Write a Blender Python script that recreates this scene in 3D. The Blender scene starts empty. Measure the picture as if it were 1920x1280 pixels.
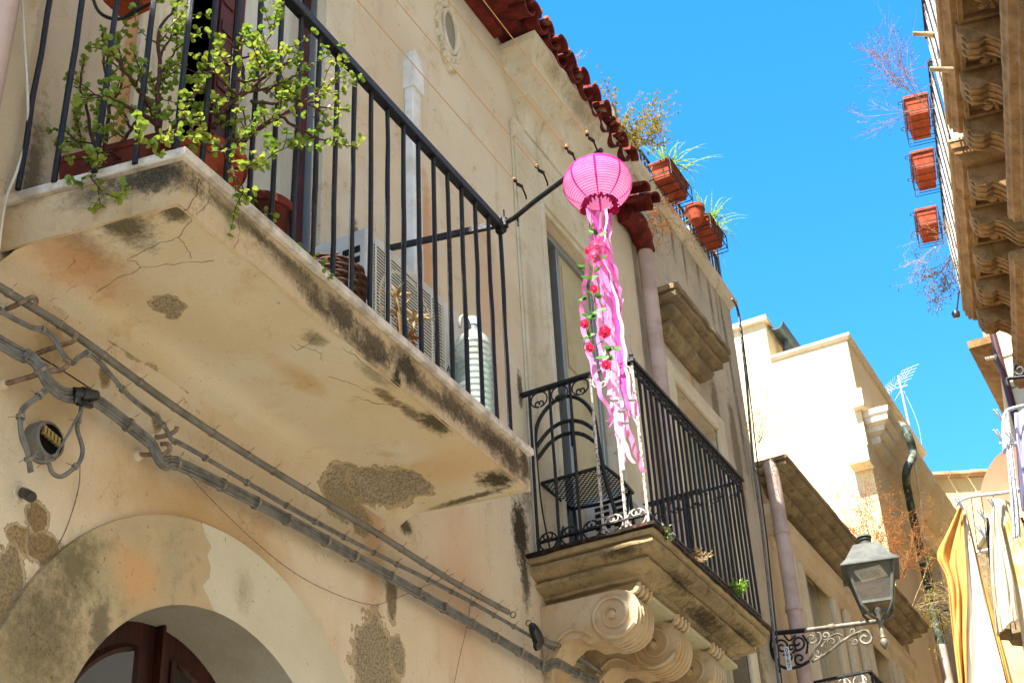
import bpy, bmesh, math, random
from mathutils import Vector, Matrix, noise
from mathutils.geometry import tessellate_polygon
PI = math.pi
rnd = random.Random(7)
scn = bpy.context.scene
COL = scn.collection

# ------------------------------------------------------------------ camera
CAM = Vector((2.8, 0.0, 1.6))
FPX = 2734.937
AX = Vector((0.88063188, 0.47154901, -0.04614127))      # image right
AD = Vector((-0.28805854, 0.45553623, -0.84232359))     # image down
AF = Vector((-0.37617784, 0.75506839, 0.53699345))      # forward
cd = bpy.data.cameras.new('camera')
cam = bpy.data.objects.new('camera', cd)
COL.objects.link(cam)
cam.matrix_world = Matrix.Translation(CAM) @ Matrix((AX, -AD, -AF)).transposed().to_4x4()
cd.sensor_width = 36.0
cd.lens = FPX / 1920 * 36.0
cd.clip_start = 0.05
cd.clip_end = 500
scn.camera = cam

# ------------------------------------------------------------------ light
SUN = Vector((-0.03, -0.54, 0.83)).normalized()         # towards the sun
w = bpy.data.worlds.new('World')
scn.world = w
w.use_nodes = True
nt = w.node_tree
bg = nt.nodes['Background']
sk = nt.nodes.new('ShaderNodeTexSky')
sk.sky_type = 'NISHITA'
sk.sun_disc = False
sk.sun_elevation = math.asin(SUN.z)
sk.sun_rotation = math.atan2(SUN.x, SUN.y)
sk.air_density = 1.0
sk.dust_density = 0.3
sk.ozone_density = 3.0
hs = nt.nodes.new('ShaderNodeHueSaturation')
hs.inputs['Saturation'].default_value = 1.36
hs.inputs['Hue'].default_value = 0.498
hs.inputs['Value'].default_value = 1.0
nt.links.new(sk.outputs[0], hs.inputs['Color'])
nt.links.new(hs.outputs[0], bg.inputs['Color'])
bg.inputs['Strength'].default_value = 0.112
sl = bpy.data.lights.new('sun', 'SUN')
sl.energy = 4.5
sl.angle = math.radians(0.5)
sl.color = (1.0, 0.95, 0.86)
so = bpy.data.objects.new('sun', sl)
COL.objects.link(so)
so.rotation_euler = SUN.to_track_quat('Z', 'Y').to_euler()
so.location = (0, -5, 30)
scn.view_settings.view_transform = 'Standard'
scn.view_settings.look = 'None'
scn.view_settings.gamma = 1.0
scn.view_settings.exposure = 2.25

# ------------------------------------------------------------------ picking real points on real planes
def ray(px, py):
    return AX * (px - 960) + AD * (py - 640) + AF * FPX
def PX(px, py, x=0.0):
    d = ray(px, py); return CAM + d * ((x - CAM.x) / d.x)
def PY(px, py, y):
    d = ray(px, py); return CAM + d * ((y - CAM.y) / d.y)
def PZ(px, py, z):
    d = ray(px, py); return CAM + d * ((z - CAM.z) / d.z)
RA = math.radians(10.88)                                  # the right-hand houses turn towards the left ones
RR = Vector((-math.sin(RA), math.cos(RA), 0))
RQ = Vector((math.cos(RA), math.sin(RA), 0))
def RP(d, s, z):
    return Vector((CAM.x, 0, 0)) + RQ * d + RR * s + Vector((0, 0, z))
def PR(px, py, d):                                        # -> (s, z) on the plane d metres right of the camera
    r = ray(px, py); t = d / r.dot(RQ); p = r * t
    return p.dot(RR), CAM.z + p.z

# ------------------------------------------------------------------ mesh helpers
def V(*a): return Vector(a)
class MB:
    def __init__(s): s.v = []; s.f = []; s.m = []
    def add(s, vs, fs, mat=0):
        o = len(s.v); s.v += [Vector(p) for p in vs]
        for f in fs: s.f.append([o + i for i in f]); s.m.append(mat)
    def box(s, a, b, mat=0):
        x0, y0, z0 = a; x1, y1, z1 = b
        s.add([(x0,y0,z0),(x1,y0,z0),(x1,y1,z0),(x0,y1,z0),(x0,y0,z1),(x1,y0,z1),(x1,y1,z1),(x0,y1,z1)],
              [(0,3,2,1),(4,5,6,7),(0,1,5,4),(1,2,6,5),(2,3,7,6),(3,0,4,7)], mat)
    def obox(s, c, ax, ay, az, mat=0):
        c = Vector(c); vs = []
        for k in (-1, 1):
            for (i, j) in ((-1,-1),(1,-1),(1,1),(-1,1)): vs.append(c + ax*i + ay*j + az*k)
        s.add(vs, [(0,3,2,1),(4,5,6,7),(0,1,5,4),(1,2,6,5),(2,3,7,6),(3,0,4,7)], mat)
    def bar(s, a, b, wd, ht=None, mat=0, up=V(0,0,1)):
        a = Vector(a); b = Vector(b); ht = ht or wd; t = (b-a); L = t.length; t.normalize()
        if abs(t.dot(up)) > .95: up = V(1,0,0)
        sd = t.cross(up).normalized(); u = sd.cross(t)
        s.obox((a+b)/2, sd*wd/2, u*ht/2, t*L/2, mat)
    def tube(s, pts, r, n=8, mat=0, caps=True):
        pts = [Vector(p) for p in pts]; k = len(pts)
        rs = r if isinstance(r, (list, tuple)) else [r]*k
        tan = []
        for i in range(k):
            t = pts[min(i+1,k-1)] - pts[max(i-1,0)]
            tan.append(t.normalized() if t.length > 1e-9 else V(0,0,1))
        u = tan[0].orthogonal().normalized(); vs = []
        for i in range(k):
            u = (u - tan[i]*u.dot(tan[i]))
            u = u.normalized() if u.length > 1e-6 else tan[i].orthogonal().normalized()
            w_ = tan[i].cross(u)
            for j in range(n):
                a = 2*PI*j/n; vs.append(pts[i] + (u*math.cos(a) + w_*math.sin(a))*rs[i])
        fs = [(i*n+j, i*n+(j+1)%n, (i+1)*n+(j+1)%n, (i+1)*n+j) for i in range(k-1) for j in range(n)]
        if caps: fs += [tuple(range(n-1,-1,-1)), tuple(range((k-1)*n, k*n))]
        s.add(vs, fs, mat)
    def prism(s, poly, o, au, av, ext, mat=0, capmat=None):
        o = Vector(o); n = len(poly)
        a = [o + au*p[0] + av*p[1] for p in poly]; b = [p + ext for p in a]
        s.add(a+b, [(i, (i+1)%n, (i+1)%n+n, i+n) for i in range(n)], mat)
        tri = tessellate_polygon([[V(p[0], p[1], 0) for p in poly]])
        s.add(a, [t for t in tri], mat if capmat is None else capmat)
        s.add(b, [t[::-1] for t in tri], mat if capmat is None else capmat)
    def lathe(s, prof, o, n=24, mat=0, ax=V(0,0,1), caps=False):
        o = Vector(o); u = ax.orthogonal().normalized(); w_ = ax.cross(u); vs = []
        for r, h in prof:
            for j in range(n):
                a = 2*PI*j/n; vs.append(o + ax*h + (u*math.cos(a) + w_*math.sin(a))*r)
        k = len(prof)
        fs = [(i*n+j, i*n+(j+1)%n, (i+1)*n+(j+1)%n, (i+1)*n+j) for i in range(k-1) for j in range(n)]
        if caps: fs += [tuple(range(n-1,-1,-1)), tuple(range((k-1)*n, k*n))]
        s.add(vs, fs, mat)
    def panel(s, outer, holes, fn, mat=0):                 # flat panel with holes; fn maps (u, v) to a point
        ls = [outer] + holes
        flat = [p for l in ls for p in l]
        tri = tessellate_polygon([[V(p[0], p[1], 0) for p in l] for l in ls])
        s.add([fn(*p) for p in flat], tri, mat)
    def reveal(s, hole, fa, fb, mat=0, closed=True):
        n = len(hole); a = [fa(*p) for p in hole]; b = [fb(*p) for p in hole]
        m_ = n if closed else n-1
        s.add(a+b, [(i, (i+1)%n, (i+1)%n+n, i+n) for i in range(m_)], mat)
    def strip(s, L, Rr, mat=0):
        n = len(L); s.add(list(L)+list(Rr), [(i, i+1, n+i+1, n+i) for i in range(n-1)], mat)
    def cornice(s, x1, y0, y1, prof, x0=0.0, mat=0, ends=(1,1), fn=None, seg=1):
        # prof: list of (inset, z) loops round near end, front, far end; wall side left open
        fn = fn or (lambda x, y, z: V(x, y, z))
        loops = []
        for d, z in prof:
            ya = y0 + (d if ends[0] else 0); yb = y1 - (d if ends[1] else 0)
            l = [(x0, ya)] + [(x0+(x1-d-x0)*k/max(1,int(seg/4)+1), ya) for k in range(1, max(1,int(seg/4)+1))]
            l += [(x1-d, ya+(yb-ya)*k/seg) for k in range(seg+1)] + [(x0, yb)]
            loops.append([fn(p[0], p[1], z) for p in l])
        n = len(loops[0]); vs = [p for l in loops for p in l]
        fs = [(i*n+j, i*n+j+1, (i+1)*n+j+1, (i+1)*n+j) for i in range(len(loops)-1) for j in range(n-1)]
        fs += [tuple(range(n)), tuple(range((len(loops)-1)*n, len(loops)*n))]
        s.add(vs, fs, mat)
    def jitter(s, amp, sc=8.0, amp2=0.0, start=0):
        for i in range(start, len(s.v)):
            p = s.v[i]; s.v[i] = p + noise.noise_vector(p*sc)*amp + (noise.noise_vector(p*sc*5)*amp2 if amp2 else V(0,0,0))
    def build(s, name, mats, parent=None, smooth=None, bevel=0.0, weld=False):
        me = bpy.data.meshes.new(name)
        me.from_pydata([tuple(p) for p in s.v], [], s.f)
        if not isinstance(mats, (list, tuple)): mats = [mats]
        for m_ in mats: me.materials.append(m_)
        me.polygons.foreach_set('material_index', s.m)
        bm = bmesh.new(); bm.from_mesh(me)
        if weld: bmesh.ops.remove_doubles(bm, verts=bm.verts, dist=0.0004)
        bmesh.ops.recalc_face_normals(bm, faces=bm.faces); bm.to_mesh(me); bm.free()
        if smooth is not None:
            me.polygons.foreach_set('use_smooth', [True]*len(me.polygons))
            me.set_sharp_from_angle(angle=math.radians(smooth))
        o = bpy.data.objects.new(name, me); COL.objects.link(o)
        if parent is not None:
            o.parent = parent; o.matrix_parent_inverse = Matrix.Translation(-world_loc(parent))
        if bevel:
            b = o.modifiers.new('bevel', 'BEVEL'); b.width = bevel; b.segments = 2; b.limit_method = 'ANGLE'; b.angle_limit = math.radians(40)
        return o
def world_loc(o):
    return o.location.copy() if o.type == 'EMPTY' else V(0,0,0)
def tag(o, label=None, cat=None, group=None, kind=None):
    if label: o['label'] = label
    if cat: o['category'] = cat
    if group: o['group'] = group
    if kind: o['kind'] = kind
    return o
def empty(name, loc, label, cat, group=None):
    o = bpy.data.objects.new(name, None); COL.objects.link(o); o.location = loc
    o.empty_display_size = 0.1
    return tag(o, label, cat, group)
def arc(c, r, a0, a1, n):
    return [(c[0]+r*math.cos(a0+(a1-a0)*i/n), c[1]+r*math.sin(a0+(a1-a0)*i/n)) for i in range(n+1)]
def smoothpath(pts, sub=6):
    pts = [Vector(p) for p in pts]; out = []
    for i in range(len(pts)-1):
        p0 = pts[max(i-1,0)]; p1 = pts[i]; p2 = pts[i+1]; p3 = pts[min(i+2,len(pts)-1)]
        for k in range(sub):
            t = k/sub; t2 = t*t; t3 = t2*t
            out.append(((p1*2) + (p2-p0)*t + (p0*2-p1*5+p2*4-p3)*t2 + (p1*3-p0-p2*3+p3)*t3)*0.5)
    out.append(pts[-1]); return out

# ------------------------------------------------------------------ materials
def lin(h):
    h = h.lstrip('#'); o = []
    for i in (0,2,4):
        c = int(h[i:i+2],16)/255; o.append(c/12.92 if c <= .04045 else ((c+.055)/1.055)**2.4)
    return (*o, 1.0)
class NT:
    def __init__(s, name):
        s.mat = bpy.data.materials.new(name); s.mat.use_nodes = True; s.t = s.mat.node_tree
        s.b = s.t.nodes['Principled BSDF']; s.out = s.t.nodes['Material Output']
        s.b.inputs['Specular IOR Level'].default_value = 0.25
        s._pos = None
    def n(s, typ, **kw):
        o = s.t.nodes.new(typ)
        for k, v in kw.items(): setattr(o, k, v)
        return o
    def link(s, a, b): s.t.links.new(a, b)
    def setin(s, sock, v):
        if hasattr(v, 'is_linked') or isinstance(v, bpy.types.NodeSocket): s.link(v, sock)
        else: sock.default_value = v
    def pos(s):
        if s._pos is None: s._pos = s.n('ShaderNodeNewGeometry').outputs['Position']
        return s._pos
    def noise(s, sc, detail=5, rough=.6, vec=None, stretch=None, dist=0.0, col=False):
        vec = vec or s.pos()
        if stretch:
            m_ = s.n('ShaderNodeVectorMath', operation='MULTIPLY'); s.link(vec, m_.inputs[0]); m_.inputs[1].default_value = stretch; vec = m_.outputs[0]
        k = s.n('ShaderNodeTexNoise'); s.link(vec, k.inputs['Vector']); k.inputs['Scale'].default_value = sc
        k.inputs['Detail'].default_value = detail; k.inputs['Roughness'].default_value = rough; k.inputs['Distortion'].default_value = dist
        return k.outputs['Color' if col else 'Fac']
    def math(s, op, a, b=0.0, c=0.0, clamp=False):
        m_ = s.n('ShaderNodeMath', operation=op); m_.use_clamp = clamp
        for i, v in enumerate((a, b, c)): s.setin(m_.inputs[i], v)
        return m_.outputs[0]
    def mix(s, f, a, b, blend='MIX'):
        m_ = s.n('ShaderNodeMix', data_type='RGBA', blend_type=blend); m_.clamp_factor = True
        s.setin(m_.inputs[0], f); s.setin(m_.inputs[6], a); s.setin(m_.inputs[7], b); return m_.outputs[2]
    def ramp(s, f, lo, hi):
        m_ = s.n('ShaderNodeMapRange'); m_.interpolation_type = 'SMOOTHSTEP'; s.setin(m_.inputs[0], f)
        m_.inputs[1].default_value = lo; m_.inputs[2].default_value = hi; return m_.outputs[0]
    def blob(s, c, r, soft, amp, nz):
        a = s.n('ShaderNodeVectorMath', operation='SUBTRACT'); s.link(s.pos(), a.inputs[0]); a.inputs[1].default_value = tuple(c)
        b = s.n('ShaderNodeVectorMath', operation='DIVIDE'); s.link(a.outputs[0], b.inputs[0]); b.inputs[1].default_value = tuple(r)
        l = s.n('ShaderNodeVectorMath', operation='LENGTH'); s.link(b.outputs[0], l.inputs[0])
        k = s.math('MULTIPLY_ADD', nz, amp, 1.0-amp*0.5)
        k = s.math('SUBTRACT', k, l.outputs['Value'])
        return s.math('DIVIDE', k, soft, clamp=True)
    def bump(s, h, dist, strength=1.0, prev=None):
        b = s.n('ShaderNodeBump'); s.setin(b.inputs['Height'], h); b.inputs['Distance'].default_value = dist
        b.inputs['Strength'].default_value = strength
        if prev is not None: s.link(prev, b.inputs['Normal'])
        return b.outputs[0]

def plaster(name, c1, c2, c3=None, blobs=(), grain=.25, bumpd=.004, scale=1.3, cracks=0.0, streak=0.0, streakcol='#4a3f30', pits=0.0):
    """painted lime plaster: blotches, pin-holes, run-off streaks, cracks and patches with shapes of their own
       blobs: (centre, radii, hex, soft, kind, opacity); kind 'm' speckled mould, 's' soft stain, 'c' bare render with a broken edge"""
    t = NT(name)
    nA = t.noise(scale, 6, .6); nB = t.noise(scale*3.1, 8, .7); nF = t.noise(160, 3, .6); nM = t.noise(30, 10, .8); nE = t.noise(7, 6, .65); nC = t.math('ADD', t.math('MULTIPLY', t.noise(9, 4, .6), .6), t.math('MULTIPLY', t.noise(40, 8, .75), .4))
    col = t.mix(t.ramp(nA, .35, .65), lin(c1), lin(c2))
    if c3: col = t.mix(t.math('MULTIPLY', t.ramp(nB, .52, .72), .7), col, lin(c3))
    fine = t.math('MULTIPLY_ADD', nF, grain, 1-grain*.5)
    hgt = t.math('ADD', t.math('MULTIPLY', nF, .35), nM)
    h2 = None
    if streak:
        ns = t.noise(1.0, 7, .65, stretch=(9, 9, .7))
        sm = t.math('MULTIPLY', t.math('MULTIPLY', t.ramp(ns, .56, .75), t.ramp(nM, .3, .6)), streak)
        col = t.mix(sm, col, lin(streakcol))
    for c, r, hx, soft, kind, op in blobs:
        if kind == 'm': mk = t.blob(c, r, soft, 2.2, nM)
        elif kind == 'c': mk = t.blob(c, r, .05, 2.3, nC)
        else: mk = t.blob(c, r, soft, .9, nB)
        mk = t.math('MULTIPLY', mk, op) if op < 1 else mk
        cc = lin(hx)
        if kind == 'c':
            sp = t.noise(95, 5, .75)
            cc = t.mix(t.ramp(sp, .36, .6), lin('#6e6250'), lin(hx))
            h2 = mk if h2 is None else t.math('MAXIMUM', h2, mk)
        elif kind == 'm':
            cc = t.mix(t.ramp(nF, .35, .7), lin(hx), lin('#5a4c34'))
        if kind == 'c' and r[0] != .3001:
            mk2 = t.blob(c, (r[0]*1.12, r[1]*1.22, r[2]*1.22), .06, 2.3, nC)
            rim = t.math('MULTIPLY', t.math('MULTIPLY', mk2, t.math('SUBTRACT', 1.0, mk2)), 3.0, clamp=True); col = t.mix(rim, col, lin('#57452c'))
            col = t.mix(t.math('MULTIPLY', mk2, .75), col, lin('#a8926c'))
            h2 = mk2 if h2 is None else t.math('MAXIMUM', h2, t.math('MULTIPLY', mk2, .5))
        col = t.mix(mk, col, cc)
    if cracks:
        d = t.noise(2.5, 4, .6, col=True)
        m_ = t.n('ShaderNodeVectorMath', operation='MULTIPLY_ADD'); t.link(d, m_.inputs[0]); m_.inputs[1].default_value = (.5,.5,.5); t.link(t.pos(), m_.inputs[2])
        vo = t.n('ShaderNodeTexVoronoi', feature='DISTANCE_TO_EDGE'); t.link(m_.outputs[0], vo.inputs['Vector']); vo.inputs['Scale'].default_value = 3.2
        cm = t.math('SUBTRACT', 1.0, t.ramp(vo.outputs['Distance'], 0.0, .006))
        cm = t.math('MULTIPLY', t.math('MULTIPLY', cm, t.ramp(nB, .45, .6)), cracks)
        col = t.mix(cm, col, lin('#4e3a24'))
    if pits:
        pn = t.noise(45, 2, .5); pm = t.math('MULTIPLY', t.ramp(pn, .70, .76), pits)
        col = t.mix(pm, col, lin('#4b3c2a'))
    col = t.mix(1.0, col, fine, 'MULTIPLY')
    t.link(col, t.b.inputs['Base Color']); t.b.inputs['Roughness'].default_value = .92
    nrm = t.bump(hgt, bumpd, .8)
    if h2 is not None:
        nrm = t.bump(t.math('SUBTRACT', t.math('MULTIPLY', t.math('MULTIPLY', t.noise(95,5,.75), h2), .7), h2), .006, 1.0, nrm)
    nrm = t.bump(nE, bumpd*1.5, .5, nrm)
    t.link(nrm, t.b.inputs['Normal'])
    return t.mat
def simple(name, c, rough=.6, metal=0.0, c2=None, nsc=8, fine=0.0, fsc=120, bump=0.0, bsc=60, spec=None, lo=.4, hi=.65, trans=0.0, stretch=None, sheen=0):
    t = NT(name); col = lin(c)
    if c2: col = t.mix(t.ramp(t.noise(nsc, 7, .65, stretch=stretch), lo, hi), lin(c), lin(c2))
    if fine:
        col = t.mix(1.0, col, t.math('MULTIPLY_ADD', t.noise(fsc, 3, .6), fine*2, 1-fine), 'MULTIPLY')
    t.setin(t.b.inputs['Base Color'], col)
    t.b.inputs['Roughness'].default_value = rough; t.b.inputs['Metallic'].default_value = metal
    if spec is not None: t.b.inputs['Specular IOR Level'].default_value = spec
    if bump: t.link(t.bump(t.noise(bsc, 6, .7), bump), t.b.inputs['Normal'])
    if trans:
        tr = t.n('ShaderNodeBsdfTranslucent'); t.setin(tr.inputs['Color'], col)
        mx = t.n('ShaderNodeMixShader'); mx.inputs[0].default_value = trans
        t.link(t.b.outputs[0], mx.inputs[1]); t.link(tr.outputs[0], mx.inputs[2]); t.link(mx.outputs[0], t.out.inputs['Surface'])
    return t.mat
def glass(name, tint='#dfe6e6', rough=.05, alpha=.25):
    t = NT(name); t.b.inputs['Base Color'].default_value = lin(tint); t.b.inputs['Roughness'].default_value = rough
    t.b.inputs['Specular IOR Level'].default_value = .6
    tr = t.n('ShaderNodeBsdfTransparent'); tr.inputs[0].default_value = lin(tint)
    mx = t.n('ShaderNodeMixShader'); mx.inputs[0].default_value = alpha
    t.link(tr.outputs[0], mx.inputs[1]); t.link(t.b.outputs[0], mx.inputs[2]); t.link(mx.outputs[0], t.out.inputs['Surface'])
    return t.mat

# ================================================================== THE SETTING
M = {}
M['asphalt'] = simple('street_stone', '#8b887f', .9, c2='#787570', nsc=3, fine=.25, bump=.01)
M['iron'] = simple('black_iron', '#0b0c10', .38, .3, c2='#3b2519', nsc=34, fine=.4, fsc=200, bump=.003, bsc=180, spec=.5, lo=.55, hi=.68)
M['ironrust'] = simple('worn_iron', '#16130f', .6, .3, c2='#5b3520', nsc=45, fine=.4, bump=.002, lo=.5, hi=.62)
M['ironpale'] = simple('peeling_and_sunlit_iron', '#b5aea2', .7, .0, c2='#4c3a2e', nsc=90, fine=.2, bump=.002, lo=.5, hi=.6)  # peeled paint; on balcony two also sunlight put into the colour
M['marble'] = simple('marble', '#cfc6b8', .6, c2='#9c9080', nsc=9, fine=.15, bump=.002)
M['white'] = simple('white_paint', '#d9d7d0', .6, c2='#c2bcae', nsc=5, fine=.08)
M['grey'] = simple('grey_wall_paint', '#8f8878', .9, c2='#857c69', nsc=3, fine=.12, bump=.003)
M['wood'] = simple('brown_wood', '#38170e', .5, c2='#220d09', nsc=5, fine=.2, bump=.001, stretch=(8,8,1))
M['woodred'] = simple('red_brown_wood', '#4a1712', .5, c2='#2a0d0c', nsc=6, fine=.2)
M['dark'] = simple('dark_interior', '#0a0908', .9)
M['room'] = simple('room_wall', '#8b8c8c', .9, c2='#777879', nsc=3, fine=.2)
M['cream'] = simple('cream_panel', '#b5a884', .6, c2='#a89a76', nsc=3, fine=.08)
M['alu'] = simple('aluminium', '#9aa0a0', .35, .7, fine=.1)
M['glassc'] = simple('pale_curtained_glass', '#a8a493', .15, c2='#8f8b7c', nsc=1.5, spec=.8, stretch=(6,6,.6))
M['glassd'] = simple('dark_window_glass', '#14120f', .06, spec=.9)
M['tile'] = simple('red_roof_tile', '#6e241a', .85, c2='#43170f', nsc=14, fine=.3, bump=.006, bsc=40)
M['tilepale'] = simple('old_roof_tile', '#8d5138', .9, c2='#b9a88c', nsc=12, fine=.3, bump=.006, bsc=40, lo=.5, hi=.7)  # paler brown tile mottled with cream
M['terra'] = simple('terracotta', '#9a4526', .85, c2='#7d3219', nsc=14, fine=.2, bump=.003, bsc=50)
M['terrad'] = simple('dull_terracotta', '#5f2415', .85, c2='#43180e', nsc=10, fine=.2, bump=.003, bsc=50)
M['cable'] = simple('grey_cable', '#6d6a62', .6, c2='#4f4c46', nsc=20, fine=.2, spec=.4)
M['conduit'] = simple('grey_conduit', '#6f6b60', .6, c2='#5a5548', nsc=12, fine=.2, spec=.4)
M['tie'] = simple('pale_wire_tie', '#84796a', .7, c2='#5c4f3f', nsc=60)
M['pipe'] = simple('pink_drain_pipe', '#b9a093', .6, c2='#a3897b', nsc=4, fine=.08)
M['black'] = simple('black_plastic', '#08080a', .35, spec=.6)
M['leafg'] = simple('succulent_leaf', '#6c8a2c', .42, c2='#9a9f3e', nsc=12, fine=.2, trans=.4, spec=.5)
M['leafd'] = simple('green_leaf', '#2c5c16', .5, c2='#4a7a24', nsc=30, trans=.3)
M['stem'] = simple('brown_stem', '#4b2e22', .8, c2='#33201a', nsc=50, bump=.001)
M['dry'] = simple('dry_plant', '#a9743e', .9, c2='#8a5a32', nsc=20, trans=.3)
M['drypale'] = simple('pale_dry_plant', '#b7a37e', .9, c2='#8f7350', nsc=20, trans=.3)
M['purple'] = simple('leafless_twigs', '#7f6250', .9, c2='#a5836a', nsc=20)

fas = lambda px, py: PX(px, py, .55)
sof = lambda px, py: PZ(px, py, 4.17)
wl = lambda px, py: PX(px, py, 0)

M['b1wall'] = plaster('sand_plaster', '#d3c3a7', '#cbb697', '#b89a72', grain=.3, bumpd=.005, streak=.35, streakcol='#8c6a48', cracks=.5, pits=.5, blobs=[
    (wl(700,1010), (.3,.10,.45), '#b5835a', .6, 's', .5),
    (wl(860,1110), (.3,.30,.55), '#c2946c', .8, 's', .55),
    (wl(600,470), (.3,.14,.4), '#c07c46', .6, 's', .7),
    (wl(800,460), (.3,.08,.5), '#c07c46', .6, 's', .6),
    (wl(915,560), (.3,.20,.7), '#c9a080', .8, 's', .6),
    (wl(250,60), (.3,.05,1.0), '#b9793a', .5, 's', .7),
    (wl(90,700), (.3,.25,.3), '#b89a6c', .6, 's', .8),
    (wl(300,940), (.3,.6,.22), '#b18a54', .8, 's', .6),
    (wl(420,1010), (.3,.5,.16), '#ab8450', .6, 's', .6),
    (wl(655,425), (.3,.08,.13), '#2b2017', .5, 'm', .9),
    (wl(760,463), (.3,.04,.06), '#2b2017', .4, 'm', .8),
    (wl(975,995), (.3,.10,.22), '#241d15', .5, 'm', 1),
    (wl(985,1080), (.3,.06,.20), '#2b231a', .6, 'm', .9),
    (wl(975,730), (.3,.035,.13), '#2b231a', .4, 'm', .9),
    (wl(985,900), (.3,.09,.25), '#4a3c2c', .8, 'm', .7),
    (wl(760,985), (.3,.06,.05), '#2e2517', .5, 'm', .9),
    (wl(60,330), (.3,.06,.35), '#3a3227', .7, 'm', .8),
    (wl(100,640), (.3,.08,.14), '#8a6b40', .7, 'm', .5),
    (wl(250,648), (.3,.07,.045), '#a39374', .2, 'c', 1), (wl(215,634), (.3,.035,.02), '#a39374', .2, 'c', 1), (wl(345,715), (.3,.035,.03), '#a39374', .2, 'c', 1), (wl(195,705), (.3,.02,.03), '#a08a60', .2, 'c', 1), (wl(295,790), (.3,.02,.03), '#a08a60', .2, 'c', 1),
    (wl(40,1010), (.3,.06,.03), '#a88c5e', .2, 'c', 1),
    (wl(85,1030), (.3,.06,.05), '#9a7c4e', .2, 'c', 1),
    (wl(70,970), (.3,.04,.04), '#9a7c4e', .2, 'c', 1),
    (wl(640,935), (.3,.11,.08), '#a08f70', .2, 'c', .8),
    (wl(675,975), (.3,.07,.06), '#a08f70', .2, 'c', .8),
    (wl(700,1240), (.3,.12,.17), '#a89678', .2, 'c', 1),
    (wl(735,1120), (.3,.035,.09), '#8f7a5c', .2, 'c', 1),
    (wl(745,1230), (.3,.05,.07), '#a89678', .2, 'c', 1),
    (wl(10,1100), (.3,.05,.12), '#9a8460', .2, 'c', 1),
    (wl(1030,1240), (.3,.12,.2), '#7c6038', .6, 'm', .7),
])
M['soffit'] = plaster('ochre_soffit_plaster', '#c5b18c', '#c9bda2', '#b29262', grain=.24, bumpd=.003, scale=2.2, cracks=.25, pits=.35, blobs=[
    (sof(430,560), (.2,.3,.2), '#cdc0a0', .9, 's', .5), (sof(640,760), (.2,.4,.2), '#cbbd98', .9, 's', .4), (sof(560,700), (.06,.2,.2), '#b98a50', .8, 's', .5), (sof(850,870), (.25,.16,.2), '#bf8d52', .8, 's', .5),
    (sof(150,440), (.07,.2,.2), '#6a5c36', .8, 'm', .6),
    (sof(130,470), (.16,.35,.2), '#b87a40', .8, 's', .6),
    (sof(560,530), (.06,.9,.2), '#b9783c', .8, 's', .55),
    (sof(870,850), (.2,.3,.2), '#c9ad84', .8, 's', .6),
    (sof(230,410), (.09,.16,.2), '#3f3a22', .7, 'm', .9),
    (sof(330,395), (.05,.06,.2), '#3a3622', .6, 'm', .9),
    (sof(815,790), (.06,.11,.2), '#332f1c', .6, 'm', .95),
    (sof(770,770), (.03,.10,.2), '#4a4226', .6, 'm', .8),
    (sof(930,895), (.09,.10,.2), '#2c2818', .6, 'm', 1),
    (sof(880,930), (.22,.03,.2), '#3b3420', .6, 'm', .9),
    (sof(725,740), (.03,.10,.2), '#6b4f24', .6, 'm', .8),
    (sof(700,700), (.03,.14,.2), '#5a5334', .7, 'm', .5),
    (sof(590,630), (.04,.06,.2), '#6b6344', .6, 'm', .7),
    (sof(318,562), (.045,.05,.1), '#a69676', .2, 'c', 1),
    (sof(326,580), (.03,.022,.1), '#a69676', .2, 'c', 1),
    (sof(252,648), (.055,.075,.1), '#a39374', .2, 'c', 1),
    (sof(222,634), (.03,.045,.1), '#a39374', .2, 'c', 1),
    (sof(345,713), (.035,.045,.1), '#a39374', .2, 'c', 1),
    (sof(650,888), (.08,.13,.1), '#a3947a', .2, 'c', 1),
    (sof(712,905), (.09,.15,.1), '#a3947a', .2, 'c', 1),
    (sof(768,900), (.06,.12,.1), '#a3947a', .2, 'c', 1),
])
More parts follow.
